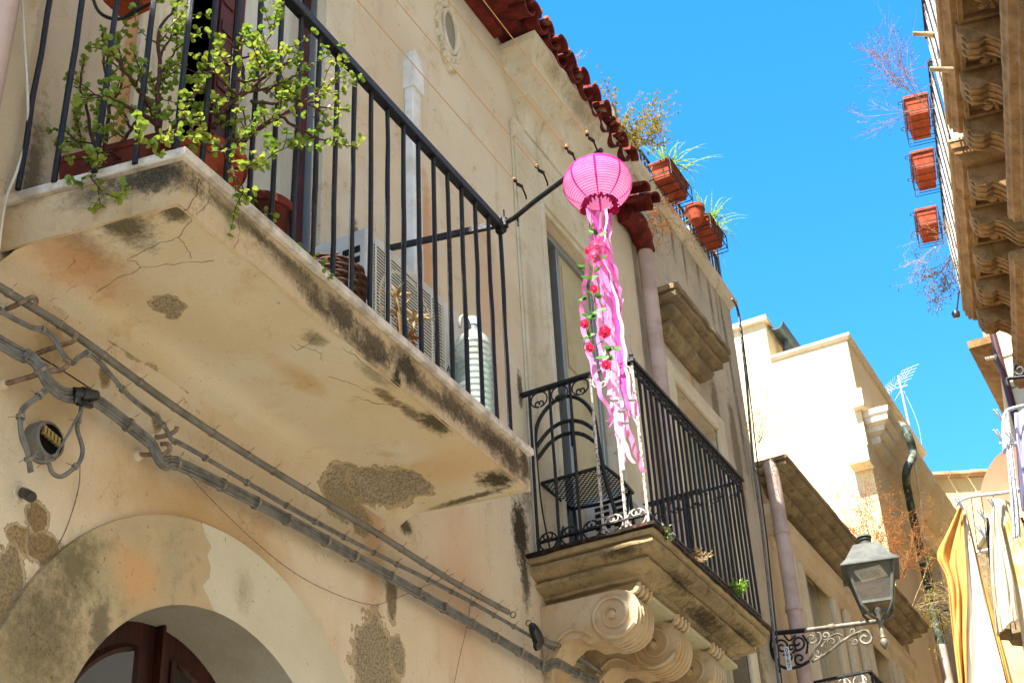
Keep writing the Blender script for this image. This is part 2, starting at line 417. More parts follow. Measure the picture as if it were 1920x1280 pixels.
M['fascia'] = plaster('weathered_fascia_plaster', '#c2ab88', '#b39a74', '#a88862', grain=.3, bumpd=.006, scale=3, cracks=.3, pits=.8, streak=.8, streakcol='#3a3122', blobs=[
    (PY(40,450,2.47), (.15,.2,.05), '#7e7a74', .9, 'm', .6),
    (fas(450,410), (.2,.25,.05), '#4a4028', .7, 'm', .7),
    (fas(560,520), (.2,.25,.05), '#4a4028', .7, 'm', .7),
    (fas(640,590), (.2,.12,.08), '#2a241a', .6, 'm', .95),
    (fas(700,645), (.2,.14,.07), '#2a241a', .6, 'm', .9),
    (fas(765,690), (.2,.14,.09), '#241f17', .6, 'm', 1),
    (fas(620,560), (.2,.3,.10), '#5a4c36', 1.0, 'm', .5), (fas(900,800), (.2,.5,.10), '#5a4c36', 1.0, 'm', .5), (fas(960,860), (.2,.12,.1), '#221b14', .6, 'm', .9),
    (fas(850,760), (.2,.14,.07), '#352d20', .6, 'm', .85),
    (fas(930,830), (.2,.16,.08), '#2c2419', .7, 'm', .95),
    (fas(985,870), (.2,.05,.12), '#2a2018', .6, 'm', .95),
    (fas(520,470), (.2,.3,.03), '#3a3220', .7, 'm', .8), (fas(600,575), (.2,.14,.05), '#352c1e', .7, 'm', .9), (fas(685,655), (.2,.2,.05), '#2c2519', .7, 'm', .9), (fas(810,740), (.2,.2,.05), '#2c2519', .7, 'm', .85), (fas(745,720), (.2,.035,.1), '#171310', .5, 'm', 1), (fas(890,800), (.2,.2,.06), '#33291c', .7, 'm', .8), (fas(340,330), (.2,.1,.06), '#564a34', .8, 'm', .7),
    (PY(310,330,2.47), (.1,.2,.08), '#3a3832', .7, 'm', 1),
    (PY(270,350,2.47), (.16,.2,.07), '#2d2c29', .7, 'm', 1),
    (PY(200,385,2.47), (.14,.2,.07), '#4a4a47', .8, 'm', .8),
    (PY(60,430,2.47), (.12,.2,.06), '#a8988a', .8, 's', .9),
    (PY(90,410,2.47), (.12,.2,.05), '#4f4d48', .8, 'm', .6),
])
M['archold'] = plaster('dirty_arch_plaster', '#a89874', '#b89f7a', '#7e7256', grain=.3, bumpd=.006, scale=4, pits=.6, blobs=[
    (wl(130,1060), (.3,.12,.16), '#5f5a3c', .7, 'm', .8),
    (wl(70,1160), (.3,.2,.2), '#6b6450', .9, 'm', .9),
    (wl(60,1240), (.3,.3,.2), '#7a6d4c', .9, 'm', .7),
    (wl(180,1180), (.3,.05,.12), '#4f4a3a', .5, 'm', .7),
    (wl(250,1080), (.3,.14,.12), '#c59763', .7, 's', .8),
])
M['archnew'] = plaster('fresh_white_plaster', '#c9bfa6', '#c2b79c', None, grain=.12, bumpd=.006, scale=3, pits=.5, blobs=[(wl(450,1110), (.3,.06,.1), '#a39372', .8, 'm', .5)])
M['trim'] = plaster('pale_stone_trim', '#d0c4ab', '#c6b697', '#ac9773', grain=.22, bumpd=.005, scale=3, streak=.8, streakcol='#7d6b4c', cracks=.5, pits=.6, blobs=[(PX(1090,200,.22), (.2,.35,.12), '#8f7046', 1.0, 'm', .7), (PX(1040,130,.22), (.2,.12,.10), '#8f7046', 1.0, 'm', .6), (wl(990,600), (.1,.06,.5), '#b7a387', 1, 'm', .6)])
M['stone'] = plaster('stained_stone', '#b0946c', '#a0865e', '#70603f', grain=.3, bumpd=.009, scale=5, streak=.55, streakcol='#3c3320', pits=.6)
M['moss'] = plaster('mossy_stone', '#8d7346', '#7a6238', '#4a4024', grain=.35, bumpd=.012, scale=6, streak=.9, streakcol='#2c2718', pits=.8)
M['corb'] = plaster('worn_ochre_scroll_stone', '#b8a486', '#b3966c', '#8a7c66', grain=.25, bumpd=.006, scale=6, streak=.35, streakcol='#55452c', pits=.5)
M['moss2'] = plaster('mossy_moulding_stone', '#a8926c', '#94805c', '#5e5038', grain=.35, bumpd=.008, scale=5, streak=.9, streakcol='#3a2f1c', pits=.7, blobs=[
    (V(.35,5.66,4.35), (.4,.1,.05), '#4a4026', 1.0, 'm', .7), (V(.62,6.4,4.34), (.2,.9,.05), '#4a3c22', 1.0, 'm', .6), (V(.56,6.6,4.26), (.2,.6,.03), '#241e10', .8, 'm', .8),
    (V(.25,5.66,4.30), (.14,.1,.035), '#26200f', .7, 'm', 1), (V(.45,5.66,4.34), (.12,.1,.03), '#2a2412', .7, 'm', .9), (V(.12,5.66,4.27), (.10,.1,.03), '#332b16', .7, 'm', .8),
    (V(.62,6.1,4.30), (.2,.22,.04), '#26200f', .7, 'm', 1), (V(.58,6.5,4.27), (.2,.25,.04), '#241e10', .7, 'm', 1), (V(.62,6.95,4.31), (.2,.25,.035), '#2e2614', .7, 'm', .9)])
M['grime'] = plaster('black_grimed_stone', '#96815e', '#77654a', '#463a28', grain=.35, bumpd=.012, scale=5, streak=.9, streakcol='#1f1b14', pits=.6)
M['b2wall'] = plaster('grey_streaked_plaster', '#bfae94', '#ada089', '#9a886c', grain=.25, bumpd=.006, scale=2, streak=1.0, streakcol='#5d564a', cracks=.4, pits=.5, blobs=[
    (wl(1400,1230), (.3,.35,.5), '#857557', .05, 'c', 1),
    (wl(1262,440), (.3,0.040,0.30), '#4d463c', .8, 'm', .75),
    (wl(1285,480), (.3,0.030,0.35), '#4d463c', .8, 'm', .75),
    (wl(1310,500), (.3,0.040,0.30), '#4d463c', .8, 'm', .75),
    (wl(1335,560), (.3,0.050,0.35), '#4d463c', .8, 'm', .75),
    (wl(1358,600), (.3,0.030,0.50), '#4d463c', .8, 'm', .75),
    (wl(1372,680), (.3,0.040,0.50), '#4d463c', .8, 'm', .75),
    (wl(1240,400), (.3,0.030,0.20), '#4d463c', .8, 'm', .75),
    (wl(1392,800), (.3,0.050,0.50), '#4d463c', .8, 'm', .75),
    (wl(1300,700), (.3,0.040,0.25), '#4d463c', .8, 'm', .75),

    (wl(1350,800), (.3,.08,.4), '#8c7c62', .05, 'c', 1),
    (wl(1385,850), (.3,.08,.4), '#8c7c62', .05, 'c', 1),
    (wl(1300,720), (.3,.1,.3), '#c9a06a', .6, 's', .6)])
M['b3wall'] = plaster('worn_cream_stone', '#ccb792', '#c3ab84', '#ad9066', grain=.25, bumpd=.006, scale=2, streak=.6, streakcol='#8f7854', cracks=.5, pits=.4)
M['b4wall'] = plaster('cream_render', '#cbbb95', '#c6b389', '#bfa878', grain=.15, bumpd=.004, scale=1.1, streak=.35, streakcol='#a58c62', cracks=.3, pits=.3, blobs=[(V(-.3,13.9,7.2), (2.2,.5,1.0), '#d6bd8c', .5, 's', .35)])
M['b4side'] = plaster('tan_render', '#dac298', '#d4b98c', None, grain=.1, bumpd=.002, scale=1.1, streak=.2, streakcol='#a37f4e')
M['b5wall'] = plaster('yellow_render', '#cfb27a', '#d2b880', '#c09c5e', grain=.12, bumpd=.003, scale=.8, streak=.3, streakcol='#b08a4a')
M['r1wall'] = plaster('warm_limestone', '#d6d0c2', '#cfc7b6', '#c2b8a2', grain=.2, bumpd=.006, scale=2)
M['rstone'] = plaster('carved_brown_limestone', '#8f6f48', '#765834', '#4e3820', grain=.35, bumpd=.012, scale=7, streak=.9, streakcol='#3a2c1a', pits=.9)

g = MB(); g.add([(-200,-200,0),(200,-200,0),(200,200,0),(-200,200,0)], [(0,1,2,3)])
tag(g.build('street', M['asphalt']), kind='structure')

def wallfn(x):
    return lambda y, z: V(x, y, z)
def rect(y0, y1, z0, z1): return [(y0,z0),(y1,z0),(y1,z1),(y0,z1)]

# ================================================================== HOUSE WITH THE TWO BALCONIES
b1 = empty('house', (0,3,0), 'sand plastered house carrying both big balconies, with the arched doorway and red tiled eave', 'house')
AC_ = (3.453, 2.704)
archh = arc(AC_, .685, 0, PI, 40)
hole_arch = [(AC_[0]+.685, .02)] + archh + [(AC_[0]-.685, .02)]
d1 = rect(3.0, 3.89, 4.36, 6.60)
d2 = rect(6.07, 6.88, 4.45, 6.72)
wm = MB()
wm.panel([(-7,-.0),(7.5,-.0),(7.5,7.74),(-7,7.74)], [hole_arch, d1, d2], wallfn(0.0))
wm.reveal(d1, wallfn(0.0), wallfn(-.16)); wm.reveal(d2, wallfn(0.0), wallfn(-.2))
wm.add([(0,7.5,0),(-6,7.5,0),(-6,7.5,7.74),(0,7.5,7.74)], [(0,1,2,3)])
wm.add([(0,-7,0),(-6,-7,0),(-6,-7,7.74),(0,-7,7.74)], [(0,1,2,3)])
wm.build('wall', M['b1wall'], b1)
# arch surround, old left part and fresh right part
def archpart(name, a0, a1, mat, parent, edge=0.0):
    m = MB(); n = 26; zz = lambda r, a: (AC_[0]+r*math.cos(a), AC_[1]+r*math.sin(a))
    fr = []
    for i in range(n+1):
        a = a0+(a1-a0)*i/n; row = []
        for j in range(9):
            r = .685 + (.965-.685)*j/8
            aa = a
            if i == 0 and edge: aa = a + edge*(noise.noise(V(r*14, 3, 1))*.9 + .35*(j/8-.5))
            if i == n and edge < 0: aa = a - edge*(noise.noise(V(r*14, 3, 1))*.9 + .35*(j/8-.5))
            y, z = zz(r, aa); row.append(V(.014, y, z))
        row.append(V(.0, *zz(.967, row and math.atan2(row[-1].z-AC_[1], row[-1].y-AC_[0]))))
        fr.append(row)
    k = len(fr[0])
    m.add([p for r_ in fr for p in r_], [(i*k+j, i*k+j+1, (i+1)*k+j+1, (i+1)*k+j) for i in range(n) for j in range(k-1)])
    return m.build(name, mat, parent, smooth=50)
SPL = math.radians(97)
archpart('arch_surround', SPL, PI+.9, M['archold'], b1, .09)
archpart('arch_surround', -.9+0, SPL, M['archnew'], b1, -.09)
rv = MB(); N_ = 40
ia = [(3.40+.505*math.cos(PI*i/N_), 2.874+.505*math.sin(PI*i/N_)) for i in range(N_+1)]
inner = [(3.905, .02)] + ia + [(2.895, .02)]
rv.add([V(.015,*p) for p in hole_arch] + [V(-.2,*p) for p in inner], [(i, i+1, i+1+len(inner), i+len(inner)) for i in range(len(inner)-1)])
rv.build('arch_reveal', M['grey'], b1, smooth=40)
dm = MB()
def archleaf(m, y0, y1):
    pass
dr = MB(); dr.prism(inner, (-.2005,0,0), V(0,1,0), V(0,0,1), V(-.04,0,0)); door = None
door = dr.build('arched_door', M['wood'], b1)
q = MB()
def inarc(y, r=.44): return 2.874 + math.sqrt(max(0, r*r-(y-3.40)**2))
for sgn, ya, yb in ((-1, 3.02, 3.30), (1, 3.47, 3.78)):
    ys = [ya+(yb-ya)*i/8 for i in range(9)]
    top = [(y, inarc(y)-.02 - (.0 if sgn > 0 else .0)) for y in ys]
    outl = [(ya,2.2)] + [(yb,2.2)] + top[::-1]
    # moulding round each glazed panel
    cyc = outl + [outl[0]]
    q.tube([V(-.198, *p) for p in cyc], .014, 6)
q.bar((-.192, 3.385, 1.5), (-.192, 3.385, 3.378), .012, .05)
q.build('panel_moulding', M['wood'], door, smooth=50)
q = MB()
for ya, yb in ((3.03, 3.29), (3.48, 3.77)):
    ys = [ya+(yb-ya)*i/8 for i in range(9)]
    poly = [(ya,2.21),(yb,2.21)] + [(y, inarc(y)-.03) for y in ys][::-1]
    q.prism(poly, (-.197,0,0), V(0,1,0), V(0,0,1), V(.002,0,0))
q.build('pane', M['glassd'], door)
q = MB(); q.box((-.194,3.05,2.2),(-.193,3.27,2.985)); q.build('lace_curtain', M['cream'], door)

# balcony door one: surround, shutter, glazed leaves
q = MB()
for a, b in ((2.78, 2.995), (3.895, 4.11)): q.box((-.001,a,4.36),(.022,b,6.95))
q.box((-.001,2.995,6.605),(.022,3.895,6.95))
q.build('door_surround', M['trim'], b1, bevel=.004)
dd = MB(); dd.box((-.30,3.0,4.37),(-.165,3.02,6.6)); 
bd = MB()
for a, b in ((3.38,3.43),(3.84,3.885)): bd.box((-.11,a,4.37),(-.06,b,6.6))
bd.box((-.11,3.43,4.37),(-.06,3.84,4.43)); bd.box((-.105,3.43,5.02),(-.065,3.84,5.08)); bd.box((-.11,3.43,6.54),(-.06,3.84,6.6))
wdoor = bd.build('balcony_door', M['woodred'], b1, bevel=.004)
q = MB(); q.box((-.09,3.43,5.08),(-.08,3.84,6.54)); q.build('pane', M['glassc'], wdoor)
q = MB(); q.box((-.095,3.43,4.43),(-.075,3.84,5.02)); q.build('lower_panel', M['white'], wdoor)
q = MB(); q.box((-.06,3.886,4.37),(-.03,3.893,6.6)); q.build('weather_strip', M['alu'], wdoor)
q = MB(); q.box((-.12,3.003,4.37),(-.08,3.07,6.6)); q.box((-.11,3.29,4.37),(-.07,3.375,6.6))
for k in range(14): q.box((-.072,3.30,4.5+k*.15),(-.064,3.365,4.56+k*.15))
q.build('shutter', M['woodred'], b1, bevel=.003)
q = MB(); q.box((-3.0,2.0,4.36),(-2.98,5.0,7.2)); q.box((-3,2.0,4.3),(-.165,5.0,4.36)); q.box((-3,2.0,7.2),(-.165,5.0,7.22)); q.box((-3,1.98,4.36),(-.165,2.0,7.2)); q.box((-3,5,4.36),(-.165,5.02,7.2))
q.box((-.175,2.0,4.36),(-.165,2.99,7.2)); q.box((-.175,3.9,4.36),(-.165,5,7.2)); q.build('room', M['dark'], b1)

# balcony door two: sliding aluminium frame and cream shutter panel
q = MB(); q.box((-.001,5.76,4.42),(.025,6.065,7.20)); q.box((-.001,6.885,4.42),(.025,7.10,7.20)); q.box((-.001,6.065,6.725),(.025,6.885,7.20))
q.box((.0,6.02,4.43),(.04,6.06,6.765)); q.box((0,6.89,4.43),(.04,6.93,6.765)); q.box((0,6.02,6.765),(.04,6.93,6.81))
q.box((.0,5.74,4.42),(.012,5.758,7.15))
q.build('door_surround', M['trim'], b1, bevel=.006)
q = MB(); q.box((-.10,6.36,4.46),(-.05,6.40,6.70)); q.box((-.10,6.83,4.46),(-.05,6.87,6.70)); q.box((-.11,6.08,6.67),(-.04,6.87,6.715))
sd = q.build('sliding_door', M['alu'], b1, bevel=.003)
q = MB(); q.box((-.085,6.40,4.46),(-.065,6.83,6.67)); q.box((-.064,6.45,5.9),(-.058,6.78,6.6)); q.box((-.064,6.45,4.6),(-.058,6.78,5.3)); q.build('shutter_panel', M['cream'], sd, bevel=.004)
q = MB(); q.box((-.05,6.372,5.35),(-.042,6.388,5.50)); q.build('handle', M['black'], sd)
q = MB(); q.box((-2.2,5.6,4.3),(-2.18,7.4,7.0)); q.box((-2.2,5.6,4.3),(-.21,7.4,4.44)); q.box((-2.2,6.9,4.44),(-.21,6.92,7.0)); q.box((-2.2,6.03,4.44),(-.21,6.05,7.0)); q.box((-2.2,5.6,7.0),(-.21,7.4,7.02)); q.build('room', M['room'], b1)

# stone hood over door two
q = MB()
q.cornice(.24, 5.66, 7.12, [(0,7.69),(0,7.64),(.03,7.61),(.05,7.58),(.055,7.50),(.10,7.47),(.12,7.43),(.125,7.36),(.16,7.33),(.19,7.27),(.20,7.17),(.215,7.17)], mat=0, seg=20)
q.jitter(.006, 9, .002)
q.build('door_hood', M['trim'], b1, smooth=30)
q = MB(); q.box((-.0,5.74,7.05),(.03,7.08,7.17)); q.build('frieze', M['trim'], b1, bevel=.005)

# oval medallion
q = MB(); mc = PX(838, 62, 0); e = 26
oval = lambda ry, rz, x, ph=0, wob=0: [V(x, mc.y+ry*(1+wob*math.cos(8*2*PI*i/e))*math.cos(2*PI*i/e), mc.z+rz*(1+wob*math.cos(8*2*PI*i/e))*math.sin(2*PI*i/e)) for i in range(e+1)]
q.tube(oval(.075,.15,.02), .014, 8); q.tube(oval(.105,.185,.012,0,.05), .016, 8)
for i in range(14):
    a = 2*PI*i/14; q.lathe([(.0,.03),(.02,.02),(.028,0)], V(.0, mc.y+.115*math.cos(a), mc.z+.2*math.sin(a)), 8, ax=V(1,0,0))
for s_ in (1,-1):
    for k in range(5): q.lathe([(.0,.035),(.025,.02),(.03,0)], V(0, mc.y+(k-2)*.028, mc.z+s_*(.215+.02*(2-abs(k-2)))), 8, ax=V(1,0,0))
q.jitter(.005, 30)
md = q.build('medallion', M['trim'], b1, smooth=40)
q = MB(); o_ = oval(.07,.145,.012)[:-1]; q.add(o_+[V(.02,mc.y,mc.z)], [(i,(i+1)%e,e) for i in range(e)]); q.build('medallion_field', M['grey'], md)
# white plastic duct up the wall
q = MB(); q.box((0,4.585,4.9),(.05,4.665,6.60)); q.prism([(4.575,6.50),(4.675,6.50),(4.665,6.72),(4.585,6.74)], (0,0,0), V(0,1,0), V(0,0,1), V(.062,0,0))
q.build('duct', M['white'], b1, bevel=.006)

# eave: boards, an unseen wider strip added to keep sun off the balcony, tiles
q = MB(); q.box((-.3,-7,7.742),(.17,7.05,7.79)); q.box((.17,-7,7.75),(.45,.55,7.80)); q.box((.0,-7,7.69),(.07,5.60,7.74)); q.jitter(.004, 6, .003)
eav = q.build('eave_board_and_sun_block', M['tile'], b1)
LZ = lambda y: 7.80 - .07*max(0, y-5.5)*1.3
def halftube(m, a, b, r0, r1, up, thick=.014, n=8, flip=1):
    a = Vector(a); b = Vector(b); t = (b-a).normalized(); sd = t.cross(up).normalized(); u = sd.cross(t)*flip
    vs = []
    for (p, r) in ((a,r0),(b,r1),(b,r1-thick),(a,r0-thick)):
        for i in range(n+1):
            an = PI*i/n; vs.append(p + sd*math.cos(an)*r + u*math.sin(an)*r)
    k = n+1; fs = []
    for L in range(4):
        for i in range(n): fs.append((L*k+i, L*k+i+1, ((L+1)%4)*k+i+1, ((L+1)%4)*k+i))
    fs += [(0,k,2*k,3*k),(n,3*k+n,2*k+n,k+n)]
    m.add(vs, fs)
chan = MB(); cov = MB(); y = -6.9
while y < 6.95:
    j = rnd.uniform(-.015,.015); dx = rnd.uniform(-.03,.03); dz = rnd.uniform(-.012,.012)
    halftube(chan, (-1.0,y,8.02),(.27+dx*.5,y+j,LZ(y)-.02+dz*.5), .062,.070, V(0,0,1), flip=-1)
    dx = rnd.uniform(-.03,.04)
    halftube(cov, (-1.0,y+.075,8.03),(.29+dx*.5,y+.075+j,LZ(y)-.015+dz*.5), .062,.068, V(0,0,1))
    y += .15
chan.jitter(.005,12); cov.jitter(.006,12)
chan.build('channel_tiles', M['tile'], b1, smooth=40); cov.build('cover_tiles', M['tile'], b1, smooth=40)
for i in range(44):
    q = MB(); yy = 3.0+i*.092+rnd.uniform(-.03,.03); zz = LZ(yy)+.045+rnd.uniform(-.02,.02); rr_ = rnd.uniform(.015,.04)
    q.lathe([(.0,rr_),(rr_*.8,rr_*.5),(rr_,-.01),(0,-.012)], V(.26+rnd.uniform(-.02,.04), yy, zz), 7, ax=V(.2,0,1).normalized())
    q.jitter(.012, 30); q.build('mortar_lump', M['tilepale'], b1)
# corner tiles at the eave's end, above the drain pipe
q = MB()
for a, b, r in ((PX(1165,380,.02),PX(1228,374,.30),.055),(PX(1150,362,.02),PX(1210,352,.28),.05),(V(.0,7.25,7.52),V(.25,7.2,7.42),.07)):
    halftube(q, a, b, r, r, V(0,0,1), .012)
pth = [PX(1168,398,.05), PX(1186,410,.07), PX(1198,430,.07), PX(1206,452,.07), PX(1212,474,.07)]
q.tube(smoothpath(pth,4), [.075]*8+[.07]*5+[.062]*4, 10)
q.jitter(.006, 20); q.build('corner_tiles', M['tile'], b1, smooth=50)
# roof slope + roof railing
q = MB(); q.add([(-5,-7,9.2),(-5,6.95,9.2),(-.9,6.95,8.0),(-.9,-7,8.0)], [(0,1,2,3)]); q.build('roof', M['tilepale'], b1)
q = MB(); q.bar((-.02,3,8.50),(-.02,7.6,8.42),.03,.02)
for i in range(46): q.bar((-.02,3+i*.1,7.55),(-.02,3+i*.1,8.49-.0017*i),.014)
q.build('roof_railing', M['iron'], b1)

# drain pipes
def pipe(m, pts, r, n=14): m.tube(smoothpath(pts,5), r, n)
q = MB(); pipe(q, [(.07,7.56,7.33),(.07,7.56,5.5),(.07,7.56,.2)], .052); 
for z in (5.35,3.3): q.lathe([(.053,-.03),(.06,-.03),(.06,.03),(.053,.03)], V(.07,7.56,z), 14)
q.build('drain_pipe', M['pipe'], b1, smooth=40)
q = MB(); pipe(q, [(.08,2.13,7.2),(.08,2.13,5.5),(.08,2.13,.2)], .055); q.build('drain_pipe', M['pipe'], b1, smooth=40)

# ---------------- balcony one
def skp(v):
    k = 1 - v.x/.55
    if v.y < 3.0: return V(v.x, v.y - .125*k, v.z - .03*k)
    if v.y > 4.3: return V(v.x, v.y - .10*k*min(1,(v.y-4.3)/.3), v.z)
    return v.copy()
def skew(m): m.v = [skp(v) for v in m.v]
bs = MB()
nb = 30
bs.cornice(.55, 2.47, 4.61, [(0.005,4.325),(0.003,4.30),(0.0,4.22),(0.0,4.166),(.008,4.161)], seg=nb)
bs.f.pop(); bs.m.pop(); bs.jitter(.004, 7, .002); skew(bs)
bal1 = bs.build('balcony', [M['fascia']], b1, smooth=40)
q = MB()
ny = 34; nx = 10; so_ = []
for i in range(ny+1):
    for j in range(nx+1):
        x = .5482*j/nx; yv = 2.4735 + (4.6065-2.4735)*i/ny
        z = 4.163 - .05*max(0, 1-x/.10)**2 + .003*noise.noise(V(x*5, yv*5, 1)) - .03*(1-x/.55)*(1-i/ny)
        k_ = 1-x/.55; ya_ = 2.4735-.125*k_; yb_ = 4.6065-.10*k_; yv = ya_+(yb_-ya_)*i/ny
        so_.append(V(x, yv, z))
q.add(so_, [(i*(nx+1)+j, i*(nx+1)+j+1, (i+1)*(nx+1)+j+1, (i+1)*(nx+1)+j) for i in range(ny) for j in range(nx)])
# hairline cracks drawn where the photograph has them
def crack(m, pts, r=.0013, mat=1, fn=sof, dz=-.001):
    P = []
    for i in range(len(pts)-1):
        for k in range(5):
            t = k/5; px = pts[i][0]*(1-t)+pts[i+1][0]*t; py = pts[i][1]*(1-t)+pts[i+1][1]*t
            P.append((px+rnd.uniform(-2.2,2.2), py+rnd.uniform(-2.2,2.2)))
    P.append(pts[-1])
    Q3 = [fn(*p) for p in P]
    if fn is sof: Q3 = [V(p.x, p.y, 4.1622 - .05*max(0, 1-p.x/.10)**2 + .003*noise.noise(V(p.x*5, p.y*5, 1)) - .03*(1-p.x/.55)*(1-(p.y-2.4)/2.15)) for p in Q3]
    m.tube(Q3, [r*(.4+.6*rnd.random()) for _ in P], 4, mat)
for c_ in ([(362,385),(358,410),(335,440),(305,445),(270,462),(240,475)], [(405,484),(340,485),(265,492),(215,512),(170,540)], [(265,492),(258,480),(240,476)], [(80,500),(105,488),(128,488),(142,480),(140,468)], [(62,535),(85,522),(120,520),(150,516)], [(62,535),(30,505)], [(335,440),(350,455),(360,478)],
           [(615,700),(660,715),(700,735),(740,742)], [(590,630),(560,650),(545,640)], [(560,640),(600,655),(605,670)], [(760,760),(700,750),(665,738)], [(640,645),(700,690),(745,725)]):
    crack(q, c_, .0008)
M['crack'] = simple('crack_shadow', '#3a2a1a', 1.0)
skew(q) if False else None
q.build('soffit', [M['soffit'], M['crack']], bal1, smooth=60)
q = MB(); 
crack(q, [(372,335),(368,365),(352,390),(340,405)], .0015, 0, fas, 0); crack(q, [(395,345),(392,380),(370,400)], .001, 0, fas, 0)
crack(q, [(30,472),(60,460),(110,452),(150,440),(190,410),(240,392)], .003, 0, lambda a,b: PY(a,b,2.468), 0)
crack(q, [(445,415),(450,440),(440,465)], .0009, 0, fas, 0)
q.build('fascia_cracks', M['crack'], bal1)
q = MB(); q.cornice(.566, 2.455, 4.625, [(0.004,4.36),(0,4.356),(0,4.33),(.004,4.327)], seg=6); skew(q); q.build('marble_edge', M['marble'], bal1, bevel=.003)
# drain spout under the slab
q = MB(); a = sof(440,772); b = a + V(.03,.045,-.045); q.tube([a+V(-.03,-.04,.02), b], .011, 12, caps=False); q.tube([b, a], .009, 12, 1)
q.build('drain_spout', [M['stone'], M['dark']], bal1, smooth=40)

rl = MB()
rl.bar((.53,2.44,5.40),(.53,4.53,5.40),.038,.038); rl.bar((.0,2.455,5.41),(.51,2.455,5.41),.02,.03); rl.bar((-.02,4.52,5.455),(.51,4.52,5.425),.022,.03)
rl.bar((.53,4.50,5.36),(.53,4.50,5.44),.03)
skew(rl); rail1 = rl.build('railing', M['iron'], bal1, bevel=.003)
def baluster(x, y, z0, z1, parent, mat, r=.0095, n=7, wob=.002):
    m = MB(); pts = [V(x+rnd.uniform(-wob,wob), y+rnd.uniform(-wob,wob), z0+(z1-z0)*k/6) for k in range(7)]
    m.tube(pts, [r*rnd.uniform(.93,1.07) for _ in pts], n); return m.build('baluster', mat, parent, smooth=50)
for i in range(19):
    baluster(.53, 2.46+i*.1135, 4.355, 5.39, bal1, M['iron'])
for x in (.05,.165,.29,.415): baluster(x, skp(V(x,2.45,4)).y, 4.33, 5.40, bal1, M['iron'])
baluster(.12, 4.52, 4.36, 5.44, bal1, M['iron'], .007)

# ---------------- balcony two
q = MB()
bprof = [(0.0,4.41),(0.0,4.385),(.035,4.383),(.035,4.372),(.012,4.369),(.010,4.35),(.03,4.33),(.062,4.32),(.085,4.317),(.085,4.303),(.065,4.30),(.065,4.285),(.10,4.272),(.14,4.262),(.14,4.245),(.17,4.24),(.17,4.21)]
q.cornice(.64, 5.66, 7.22, bprof, seg=40); q.jitter(.004, 13, .004)
bal2 = q.build('balcony', M['moss2'], b1, smooth=25)
q = MB(); q.cornice(.655, 5.64, 7.24, [(0,4.428),(0,4.412),(.01,4.41)], seg=30); q.jitter(.006, 14, .003); q.build('slab_edge', M['ironrust'], bal2)
q = MB(); q.box((0,5.82,4.19),(.49,7.06,4.209)); q.build('slab_ceiling', plaster('pale_green_ceiling', '#b3ad8c', '#aaa27c', '#7f6d44', grain=.2, scale=5, streak=.3), bal2)

def corbel(y0, y1, name='corbel', parent=bal2, cx=.365, cz=4.08, R_=.125):
    # side outline in (x, z): scroll at the outer end, concave sweep back to a smaller scroll on the wall
    P = [(0.0,4.2),(cx+.02,4.2)]
    P += [(cx+R_*math.cos(a), cz+R_*math.sin(a)) for a in [math.radians(75-i*11.5) for i in range(18)]]
    P += [(.235,3.975),(.19,4.01),(.14,4.015),(.09,3.985),(.05,3.93),(.03,3.86),(.06,3.78),(.06,3.70),(.02,3.64),(0.0,3.60)]
    m = MB(); m.prism(P, (0,y0,0), V(1,0,0), V(0,0,1), V(0,y1-y0,0))
    m.jitter(.003, 20, .002)
    s = m
    for yy, sg in ((y0,-1),(y1,1)):
        sp = [V(cx + (R_*.93*(1-t*.92))*math.cos(2.6-t*13.5+PI), yy+sg*.004, cz+.002 + (R_*.93*(1-t*.92))*math.sin(2.6-t*13.5+PI)) for t in [k/60 for k in range(61)]]
        s.tube(sp, [.013*(1-k/75) for k in range(61)], 6)
        sp = [V(x,yy+sg*.003,z) for x, z in ((.255,4.0),(.20,4.045),(.14,4.055),(.08,4.02),(.035,3.96),(.02,3.86))]
        s.tube(smoothpath(sp,4), .009, 6)
        s.lathe([(.022,0),(.018,.02),(0,.026)], V(cx,yy,cz), 12, ax=V(0,sg,0))
    # ridges along the rounded belly
    for k in range(5):
        yy = y0+(y1-y0)*(k+.5)/5
        s.tube([V(cx+(R_+.001)*math.cos(a), yy, cz+(R_+.001)*math.sin(a)) for a in [math.radians(60-i*12) for i in range(15)]], .006, 6)
    # acanthus tuft at the top of the scroll
    for k in range(4):
        yy = y0+(y1-y0)*(k+.5)/4
        s.tube(smoothpath([V(cx+.05,yy,cz+R_*.8), V(cx+.10,yy,cz+R_*.75), V(cx+.125,yy,cz+R_*.9), V(cx+.13,yy,cz+R_+.01)],3), [.010]*4+[.016]*3+[.010]*3, 6)
    s.jitter(.002, 25)
    s.build(name, M['corb'], parent, smooth=45)
for yy in (5.76, 6.22, 6.68): corbel(yy, yy+.18)

# railing of balcony two
def scroll_c(m, c, s_, up=1, dirx=1, ax=V(1,0,0), r=.0045):
    # a C scroll: an arch opening downwards whose two ends curl inwards to meet in the middle
    full = []
    for sg in (-1, 1):
        pts = []
        for k in range(16):          # outer arm from the crown down to the curl
            a = PI/2 + sg*(-1)*PI*.98*k/15
            pts.append((s_*math.cos(a), s_*.95*math.sin(a)))
        e_ = pts[-1]; r0 = s_*.42
        for k in range(1, 17):       # curl
            t = k/16; a = -PI/2 + sg*(t*5.4); rr = r0*(1-.6*t)
            pts.append((e_[0]+sg*(-1)*0 + sg*s_*.10 + rr*math.cos(a)*1.0, e_[1]+r0 + rr*math.sin(a)))
        full.append(pts)
    for pts in full: m.tube([c + ax*p[0] + V(0,0,p[1]*up) for p in pts], r, 5)
X2 = .61; Y2a = 5.69; Y2b = 7.19; ZB = 4.43; ZT = 5.31
q = MB()
